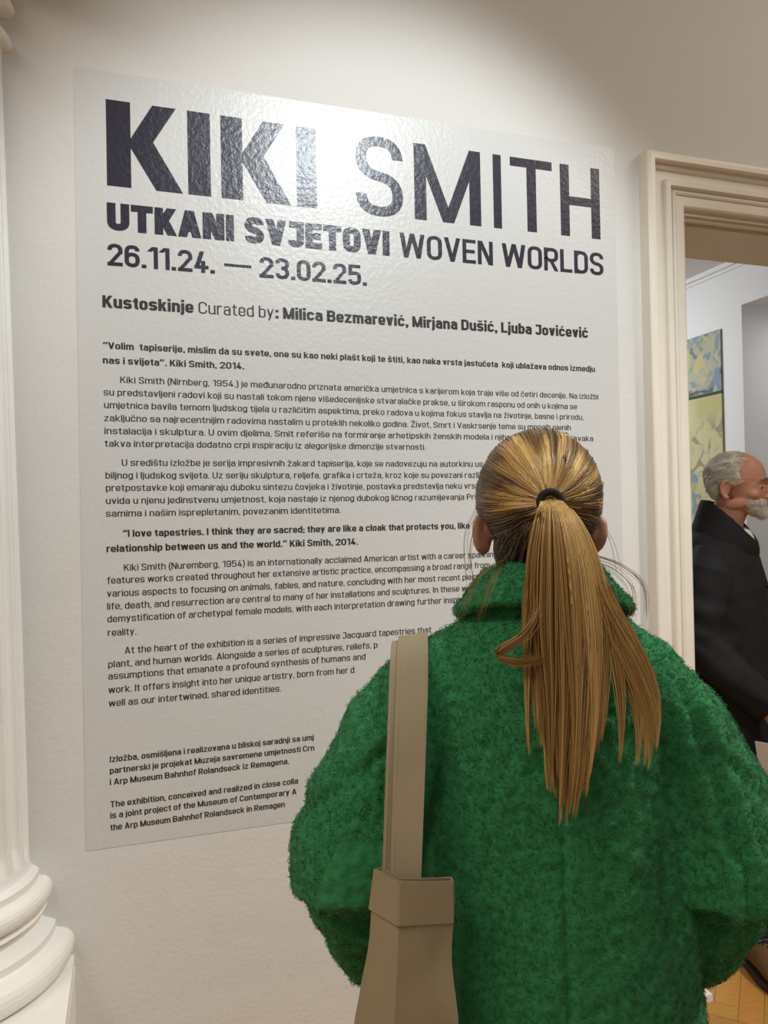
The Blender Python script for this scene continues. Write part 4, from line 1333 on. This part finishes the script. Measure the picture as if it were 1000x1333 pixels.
b.tube([(0, 0, 1.46), (0, 0, 1.40), (0, -.01, 1.28), (0, 0, 1.08), (0, 0, .98), (0, 0, .88)], [(.09, .06), (.175, .095), (.18, .11), (.15, .115), (.165, .115), (.15, .10)], 24, up=(0, 1, 0))
b.tube([(.15, -.01, 1.40), (.205, -.02, 1.33), (.235, -.03, 1.12), (.230, .075, 1.00), (.215, .180, .885)], [.05, .052, .045, .038, .028], 14)
add_hand(b, (.214, .192, .868), (-.05, .50, -.84), (1, .15, 0), -1, 1.1, .12)
b.tube([(-.15, -.01, 1.40), (-.205, -.02, 1.33), (-.235, -.03, 1.10), (-.23, .02, .98), (-.22, .07, .86)], [.05, .052, .045, .038, .028], 14)
add_hand(b, (-.22, .074, .845), (.05, .25, -.95), (1, .1, 0), 1, 1.1, .5)
LEGR = [(.085, .02, .92), (.088, .045, .50), (0.163, 0.089, .085)]
LEGL = [(-.085, .02, .92), (-.09, .14, .50), (-.09, .25, .10)]
for L_ in (LEGR, LEGL): b.tube(L_, [.085, .056, .04], 16)
def foot_pts(heel, toe):
    h, t = np.array([*heel, 0.]), np.array([*toe, 0.]); d = (t - h) / np.linalg.norm(t - h)
    return h, t, d
FR = ((0.132, 0.061), (0.34, 0.247)); FL = ((-.09, .20), (-.10, .465))
for hl, te in (FR, FL):
    h, t, d = foot_pts(hl, te)
    b.tube([h + d * .02 + (0, 0, .05), h + d * .10 + (0, 0, .055), h + d * .19 + (0, 0, .035), t - d * .03 + (0, 0, .03)], [.03, .036, .034, .02], 12)
def nod(p, a=-.17):
    """tilt the head a little downwards about the top of the neck"""
    p = np.asarray(p, float).copy()
    w_ = smoothstep((p[..., 2] - (HZ - .15)) / .09) * (p[..., 2] > 1.45)
    ang = a * w_
    y_, z_ = p[..., 1] - .03, p[..., 2] - (HZ - .06)
    p[..., 1] = .03 + y_ * np.cos(ang) - z_ * np.sin(ang)
    p[..., 2] = HZ - .06 + y_ * np.sin(ang) + z_ * np.cos(ang)
    return p


man = link('person', remesh(b, .0034, 4), M['man_skin'], label='old man with white hair and beard in a black coat standing in the doorway', cat='person')
man.location = MLOC; man.rotation_euler = (0, 0, MROT); man.scale = (MSC,) * 3
for s in (-1, 1):
    m = MB(); m.ellipsoid((s * .0358, .1345, HZ - .017), (.0122, .0122, .0122), None, 24, 16)
    m.v = [tuple(q) for q in nod(np.array(m.v))]
    ey = m.build('eye', M['eye'], man, smooth=True)
    m = MB(); m.ellipsoid((s * .0385, .1420, HZ - .0172), (.0075, .0045, .0068), None, 16, 10)
    m.v = [tuple(q) for q in nod(np.array(m.v))]
    m.build('iris', M['iris'], ey, smooth=True)

# trousers, boots
m = MB()
for L_ in (LEGR, LEGL):
    q = [np.array(v) for v in L_]
    m.tube([q[0], (q[0] + q[1]) / 2 + (0, .005, 0), q[1], (q[1] + q[2]) / 2, q[2] + (0, 0, .02), q[2] + (0, .004, .0)], [.112, .098, .083, .076, .074, .074], 24)
m.tube([(0, .02, 1.0), (0, .02, .86)], [(.17, .12), (.16, .115)], 24, up=(0, 1, 0))
tm = remesh(m, .009, 3)
c_, n_ = co_of(tm), no_of(tm)
set_co(tm, c_ + n_ * (.006 * vnoise(c_ * np.array([1, 1, 1.6]), 14, 3))[:, None])
jeans = link('trousers', tm, M['denim'], man)
m = MB()
for L_ in (LEGR, LEGL):
    q = np.array(L_[2])
    m2 = MB(); m2.tube([q + (0, .002, .004), q + (0, 0, .020), q + (0, 0, .030)], [.078, .079, .077], 24)
    bmx = m2.build('trouser_cuff', mat('worn_denim', (.10, .10, .115), .9, .2, noise=(150, .8, (.05, .05, .06))) if 'wd' not in M else M['wd'], jeans, smooth=True)
    M['wd'] = bmx.data.materials[0]
for hl, te in (FR, FL):
    h, t, d = foot_pts(hl, te)
    z_ = np.array([0, 0, 1.0]); ln = np.linalg.norm(t - h)
    m = MB()
    m.tube([h - d * .006 + z_ * .045, h + d * .02 + z_ * .055, h + d * .08 + z_ * .066, h + d * .14 + z_ * .062, h + d * .20 + z_ * .050, t - d * .035 + z_ * .044, t - d * .006 + z_ * .038, t + d * .004 + z_ * .036],
           [(.024, .03), (.043, .044), (.045, .052), (.049, .046), (.055, .036), (.052, .030), (.030, .018), (.010, .008)], 24, up=z_)
    m.tube([h + d * .045 + z_ * .05, h + d * .043 + z_ * .115], [(.040, .052), (.044, .055)], 24, up=d)
    boot = link('boot', remesh(m, .0045, 4), M['suede'], man, label='brown leather lace-up boot')
    so = MB(); side = np.cross(d, z_)
    def outline(k, z):
        o_ = []
        for i in range(40):
            a = 2 * PI * i / 40
            f_ = .5 - .5 * math.cos(a); w_ = (.046 + .015 * smoothstep(np.array((f_ - .35) / .3))) * k * abs(math.sin(a)) ** .62 * (1 if math.sin(a) > 0 else -1)
            o_.append(h - d * .012 * k + d * (ln + .026 * k) * f_ + side * w_ + z_ * z)
        return o_
    so.rings([outline(1.0, 0), outline(1.04, .008), outline(1.04, .020), outline(.99, .026)])
    so.build('sole', M['sole'], boot, smooth=False)
    lc = MB()
    for k in range(4):
        p0 = h + d * (.100 + .022 * k) + z_ * (.124 - .009 * k)
        for sg in (-1, 1):
            lc.tube([p0 - side * sg * .020 + z_ * -.010, p0 + z_ * .002, p0 + d * .018 + side * sg * .020 - z_ * .016], [.0026, .0028, .0026], 8)
    p0 = h + d * .095 + z_ * .126
    for sg in (-1, 1):
        lc.tube([p0, p0 + side * sg * .022 + z_ * .012, p0 + side * sg * .042 + d * .012 - z_ * .006, p0 + side * sg * .024 + d * .02 - z_ * .006, p0], [.0022] * 5, 8)
    lc.build('laces', M['black_cloth'], boot, smooth=True)

# shirt collar
m = MB()
ring_ = lambda rx, ry, cy, zb, zf: [(rx * math.cos(2 * PI * k / 48), cy + ry * math.sin(2 * PI * k / 48), zb + (zf - zb) * (.5 + .5 * math.sin(2 * PI * k / 48))) for k in range(48)]
m.rings([ring_(.064, .066, .024, 1.500, 1.455), ring_(.063, .068, .030, 1.555, 1.497), ring_(.066, .072, .032, 1.558, 1.500), ring_(.076, .085, .032, 1.515, 1.462), ring_(.074, .082, .032, 1.510, 1.456)], cap0=False, cap1=False)
link('shirt_collar', mesh_data('shirt_collar', m.v, m.f, True), M['shirt'], man, label='white shirt collar')

# coat: body, sleeves, standing collar
c = MB()
c.tube([(0, .0, 1.515), (0, -.005, 1.48), (0, -.01, 1.445), (0, -.015, 1.39), (0, -.010, 1.28), (0, .005, 1.10), (0, .02, .92), (0, .03, .78), (0, .035, .70)],
       [(.090, .080), (.120, .098), (.165, .120), (.205, .145), (.222, .168), (.222, .175), (.225, .178), (.232, .182), (.236, .184)], 40, up=(0, 1, 0))
for s, A in ((1, [(.13, -.012, 1.415), (.195, -.015, 1.345), (.232, -.03, 1.22), (.245, -.035, 1.11), (.242, .04, 1.03), (.228, .135, .945), (.219, .176, .905), (.218, .179, .902)]),
             (-1, [(-.13, -.012, 1.415), (-.195, -.015, 1.345), (-.232, -.03, 1.22), (-.245, -.035, 1.10), (-.242, .0, 1.0), (-.228, .05, .90), (-.222, .066, .872), (-.222, .067, .870)])):
    c.tube(A, [.062, .085, .082, .078, .072, .063, .056, .048], 24)
cm = remesh(c, .007, 6)
co, no = co_of(cm), no_of(cm)
x, y, z = co.T.astype(float)
arm = smoothstep((np.abs(x) - .18) / .03)
# wrinkles of the sleeve run diagonally across the arm
ph = (z * 1.0 + y * .55) * 62 + 2.2 * vnoise(co, 10, 7)
d = arm * .0042 * np.sin(ph) * (.6 + .6 * vnoise(co, 7, 17)) * smoothstep((1.40 - z) / .08) + .006 * vnoise(co * np.array([1, 1, .5]), 10, 9) * (1 - arm * .4) + .003 * vnoise(co, 26, 10)
# front opening
d -= .006 * np.exp(-((x + .012) / .006) ** 2) * (y > .05)
set_co(cm, co + no * d[:, None])
mcoat = link('coat', cm, M['black_coat'], man)
k_ = MB()
def cr_(rx, ry, cy, zb, zf): return [(rx * math.cos(2 * PI * k / 64), cy + ry * math.sin(2 * PI * k / 64), zb + (zf - zb) * float(np.clip(.5 + .5 * math.sin(2 * PI * k / 64), 0, 1) ** 1.7)) for k in range(64)]
k_.rings([cr_(.082, .084, .012, 1.480, 1.43), cr_(.080, .084, .022, 1.55, 1.45), cr_(.078, .084, .030, 1.612, 1.462), cr_(.083, .091, .030, 1.620, 1.466), cr_(.090, .098, .029, 1.612, 1.458), cr_(.108, .112, .020, 1.54, 1.43), cr_(.124, .122, .008, 1.485, 1.40), cr_(.10, .10, .006, 1.46, 1.40)], cap0=False, cap1=False)
n = len(k_.v)
k_.f += [(k, (k + 1) % 64, n - 64 + (k + 1) % 64, n - 64 + k) for k in range(64)]
link('collar', remesh(k_, .006, 3), M['black_coat'], mcoat)
# a small metal snap on the shoulder tab
m = MB(); m.ellipsoid((.10, -.118, 1.470), (.010, .005, .004))
m.build('snap', mat('snap_metal', (.5, .5, .5), .3, .5, noise=(50, .3, (.4, .4, .4)), metallic=1), mcoat, smooth=True)
for zz in (1.30, 1.17, 1.04):
    m = MB(); m.ellipsoid((.035, .160 + (1.30 - zz) * .10, zz), (.010, .006, .010)); m.build('button', M['leather_black'], mcoat, smooth=True)

# hair and beard
rng = np.random.default_rng(5)
HCm, HRm = np.array([0, .050, HZ + .008]), np.array([.079, .101, .097])
n = 5200
Dm = rng.normal(size=(n * 3, 3)); Dm /= np.linalg.norm(Dm, axis=1, keepdims=True)
pm_ = HCm + Dm * HRm
sidey = .060 + .35 * np.maximum(0, HZ + .03 - pm_[:, 2]) * 0
okm = ((pm_[:, 1] < .078) & (pm_[:, 2] > HZ - .005) & (np.abs(Dm[:, 0]) > .62)) | ((pm_[:, 1] < .012) & (pm_[:, 2] > HZ - .075)) | ((pm_[:, 1] < .062) & (Dm[:, 2] > .6) & (rng.random(n * 3) < .75))
okm &= ~((np.abs(pm_[:, 0]) > .06) & (pm_[:, 1] > .012) & (pm_[:, 2] < HZ - .004))
Dm = Dm[okm][:n]; n = len(Dm); Km = 10
tt = np.linspace(0, 1, Km)
# comb backwards and down: rotate directions towards the nape
nape_d = np.array([0, -.86, -.50]); Lh = rng.uniform(.45, .95, n)
om = np.arccos(np.clip((Dm * nape_d).sum(1), -1, 1)); so_ = np.sin(om) + 1e-3
fr = tt[None] * np.minimum(.92, Lh / np.maximum(om, .2))[:, None]
Qm = (np.sin((1 - fr) * om[:, None]) / so_[:, None])[..., None] * Dm[:, None] + (np.sin(fr * om[:, None]) / so_[:, None])[..., None] * nape_d
liftm = .99 + (.05 + .10 * rng.random((n, 1)) + .06 * (np.abs(Dm[:, :1]) * (Dm[:, 1:2] < .3))) * (1 - .8 * smoothstep((Dm[:, 2:3] - .5) / .3) * smoothstep((Dm[:, 1:2] + .4) / .4)) * np.sin(PI * np.minimum(1, tt[None] * 1.25 + .08)) ** .8 + .035 * tt[None]
Qm = HCm + Qm * HRm * liftm[..., None]
tail = np.clip(.03 - Dm[:, 1] * .1, 0, 1)[:, None] * 10
Qm[..., 1] -= .010 * np.clip(tail, 0, 1) * tt[None] ** 2; Qm[..., 2] -= .022 * np.clip(tail, 0, 1) * tt[None] ** 2
Qm += .0075 * np.stack([vnoise(Qm, 30, k) for k in (1, 2, 3)], -1)
tone = np.clip(.75 + .3 * vnoise(Dm, 5, 4) + rng.normal(0, .12, n), .15, 1.1)[:, None, None] * np.ones((1, Km, 1))
colm = np.array([.50, .46, .38]) * (1 - tone) + np.array([.92, .88, .78]) * tone
link('hair', strands_mesh('hair', nod(Qm), np.tile(np.linspace(.0006, .0002, Km), (n, 1)), np.clip(colm, .02, .9)), M['grey_hair'], man, label='thin swept-back white hair')

bp_, bn_ = sample_surface(man.data, 5200, lambda p: (((p[:, 2] < HZ - .062) & (p[:, 2] > HZ - .145) & (p[:, 1] > .085) & (np.abs(p[:, 0]) < .075)) * smoothstep((p[:, 1] - .098) / .026) + 2.2 * ((p[:, 2] > HZ - .078) & (p[:, 2] < HZ - .056) & (p[:, 1] > .142) & (np.abs(p[:, 0]) < .04))
                        + .0 * ((p[:, 2] < HZ - .045) & (p[:, 2] > HZ - .12) & (p[:, 1] > .055) & (p[:, 1] <= .10) & (np.abs(p[:, 0]) > .045) & (np.abs(p[:, 0]) < .072))), 3)
nb = len(bp_); tb = np.linspace(0, 1, 6)
lb = (.007 + .012 * smoothstep((bp_[:, 1] - .09) / .05)) * rng.uniform(.6, 1.3, nb)
dirb = bn_ * .45 + np.array([0, .05, -.9]) + rng.normal(0, .16, (nb, 3)); dirb /= np.linalg.norm(dirb, axis=1, keepdims=True)
Pb = bp_[:, None] - bn_[:, None] * .001 + (bn_[:, None] * .45 * (1 - tb[None, :, None]) + dirb[:, None] * (.55 + .45 * tb[None, :, None])) * tb[None, :, None] * lb[:, None, None]
toneb = np.clip(.7 + .35 * rng.normal(0, .5, nb), .1, 1.1)[:, None, None] * np.ones((1, 6, 1))
colb = np.array([.40, .35, .28]) * (1 - toneb) + np.array([.90, .85, .75]) * toneb
link('beard', strands_mesh('beard', nod(Pb), np.tile(np.linspace(.0006, .0002, 6), (nb, 1)), np.clip(colb, .02, .9)), M['grey_hair'], man, label='short white beard and moustache')
set_co(man.data, nod(co_of(man.data)))
# eyebrows
for s in (-1, 1):
    k = 220
    ub = rng.random(k)
    p0 = np.stack([s * (.016 + .036 * ub), .158 - .020 * ub ** 2 + rng.normal(0, .001, k), HZ + .012 + .006 * np.sin(PI * ub) + rng.normal(0, .0025, k)], -1)
    dv = np.stack([s * np.full(k, .8), .25 - .7 * ub, .2 - .5 * ub], -1) + rng.normal(0, .2, (k, 3))
    dv /= np.linalg.norm(dv, axis=1, keepdims=True)
    pe = p0[:, None] + dv[:, None] * np.linspace(0, .012, 4)[None, :, None]
    cb = np.clip(np.array([.62, .56, .47]) * rng.uniform(.5, 1.2, (k, 1, 1)) * np.ones((1, 4, 1)), 0, 1)
    link('eyebrow', strands_mesh('eyebrow', nod(pe), np.tile(np.linspace(.0005, .0002, 4), (k, 1)), cb), M['grey_hair'], man)

# leaflet in his hand
M['paper'] = mat('leaflet_paper', (0.60, 0.55, 0.53), 0.6, 0.3, noise=(30, 0.4, (0.54, 0.49, 0.48)))
lf = MB()
for k, (a0, zz) in enumerate(((0, 0), (.06, .0016))):
    q = [(-.052, 0), (.052, 0), (.052, .0012), (-.052, .0012)]
    lf.rings([[(x_ + .004 * math.sin(t_ * 3), y_ + zz + a0 * .02 * t_, t_ * .20 - .1) for x_, y_ in q] for t_ in np.linspace(0, 1, 8)])
leaf = lf.build('leaflet', M['paper'], label='folded pale leaflet held low in the hand of the man', cat='leaflet')
LEAF_LOCAL = Vector((.256, .190, .700))
leaf.matrix_world = Matrix.Translation(MLOC) @ Matrix.Rotation(MROT, 4, 'Z') @ Matrix.Translation(LEAF_LOCAL) @ Euler((math.radians(12), 0, math.radians(80))).to_matrix().to_4x4()

# ================================================================== woven hanging in the next room (plain abstract stand-in)
def tapestry_mat():
    m_ = bpy.data.materials.new('woven_blotches')
    m_.use_nodes = True
    nt = m_.node_tree; bs = nt.nodes['Principled BSDF']; bs.inputs['Roughness'].default_value = .9; bs.inputs['Specular IOR Level'].default_value = .1
    g = nt.nodes.new('ShaderNodeNewGeometry')
    sep = nt.nodes.new('ShaderNodeSeparateXYZ'); nt.links.new(g.outputs['Position'], sep.inputs[0])
    def noise(scale, detail=3, dist=0, off=0):
        mp = nt.nodes.new('ShaderNodeMapping'); mp.inputs['Location'].default_value = (off, off * 1.7, off * .6)
        nt.links.new(g.outputs['Position'], mp.inputs['Vector'])
        t_ = nt.nodes.new('ShaderNodeTexNoise'); t_.inputs['Scale'].default_value = scale; t_.inputs['Detail'].default_value = detail; t_.inputs['Distortion'].default_value = dist
        nt.links.new(mp.outputs[0], t_.inputs['Vector'])
        return t_.outputs['Fac']
    def rng_(inp, a, b_):
        r_ = nt.nodes.new('ShaderNodeMapRange'); r_.inputs[1].default_value = a; r_.inputs[2].default_value = b_
        nt.links.new(inp, r_.inputs[0]); return r_.outputs[0]
    def mul(a, b_):
        q_ = nt.nodes.new('ShaderNodeMath'); q_.operation = 'MULTIPLY'; nt.links.new(a, q_.inputs[0]); nt.links.new(b_, q_.inputs[1]); return q_.outputs[0]
    def mix(fac, c1, c2):
        x_ = nt.nodes.new('ShaderNodeMix'); x_.data_type = 'RGBA'
        nt.links.new(fac, x_.inputs[0])
        for i, c_ in ((6, c1), (7, c2)):
            if isinstance(c_, tuple): x_.inputs[i].default_value = (*c_, 1)
            else: nt.links.new(c_, x_.inputs[i])
        return x_.outputs[2]
    z = sep.outputs['Z']
    col = mix(rng_(noise(3, 4), .35, .65), (0.47, 0.44, 0.215), (0.56, 0.52, 0.32))
    col = mix(mul(rng_(noise(5, 4, 1.5, 3), .54, .60), rng_(z, 2.35, 2.2)), col, (0.30, 0.27, 0.21))
    col = mix(mul(rng_(noise(6, 4, 1.2, 7), .55, .60), rng_(z, 2.15, 1.9)), col, (0.20, 0.31, 0.38))
    col = mix(mul(rng_(noise(8, 3, 1, 11), .57, .61), rng_(z, 1.7, 1.5)), col, (0.50, 0.24, 0.19))
    top = mix(rng_(noise(7, 5, 2, 5), .44, .56), (0.42, 0.42, 0.33), (0.22, 0.30, 0.37))
    top = mix(rng_(noise(4, 3, 1, 9), .57, .64), top, (0.13, 0.12, 0.11))
    top = mix(rng_(noise(5, 3, 1, 15), .58, .64), top, (0.52, 0.47, 0.23))
    col = mix(rng_(z, 2.475, 2.485), col, top)
    band = mul(rng_(z, 2.452, 2.458), rng_(z, 2.482, 2.476))
    col = mix(band, col, (0.045, 0.095, 0.06))
    nt.links.new(col, bs.inputs['Base Color'])
    return m_


tp_ = MB()
rows_ = []
ny = 40
for side_ in (0, 1):
    for k in range(ny + 1):
        yy = 2.55 + 1.75 * k / ny
        rows_.append((yy, side_))
rg = []
for k in range(ny + 1):
    yy = 2.55 + 1.75 * k / ny
    wv = .004 * math.sin(k * .7)
    rg.append([(XR - .006 + wv * .5, yy, .42), (XR - .020 + wv, yy, .42), (XR - .018 + wv, yy, 1.6), (XR - .014, yy, 2.936), (XR - .004, yy, 2.936)])
tp_.rings(rg)
tp_.build('tapestry', tapestry_mat(), label='tall yellow and blue woven hanging on the wall of the next room', cat='wall hanging')
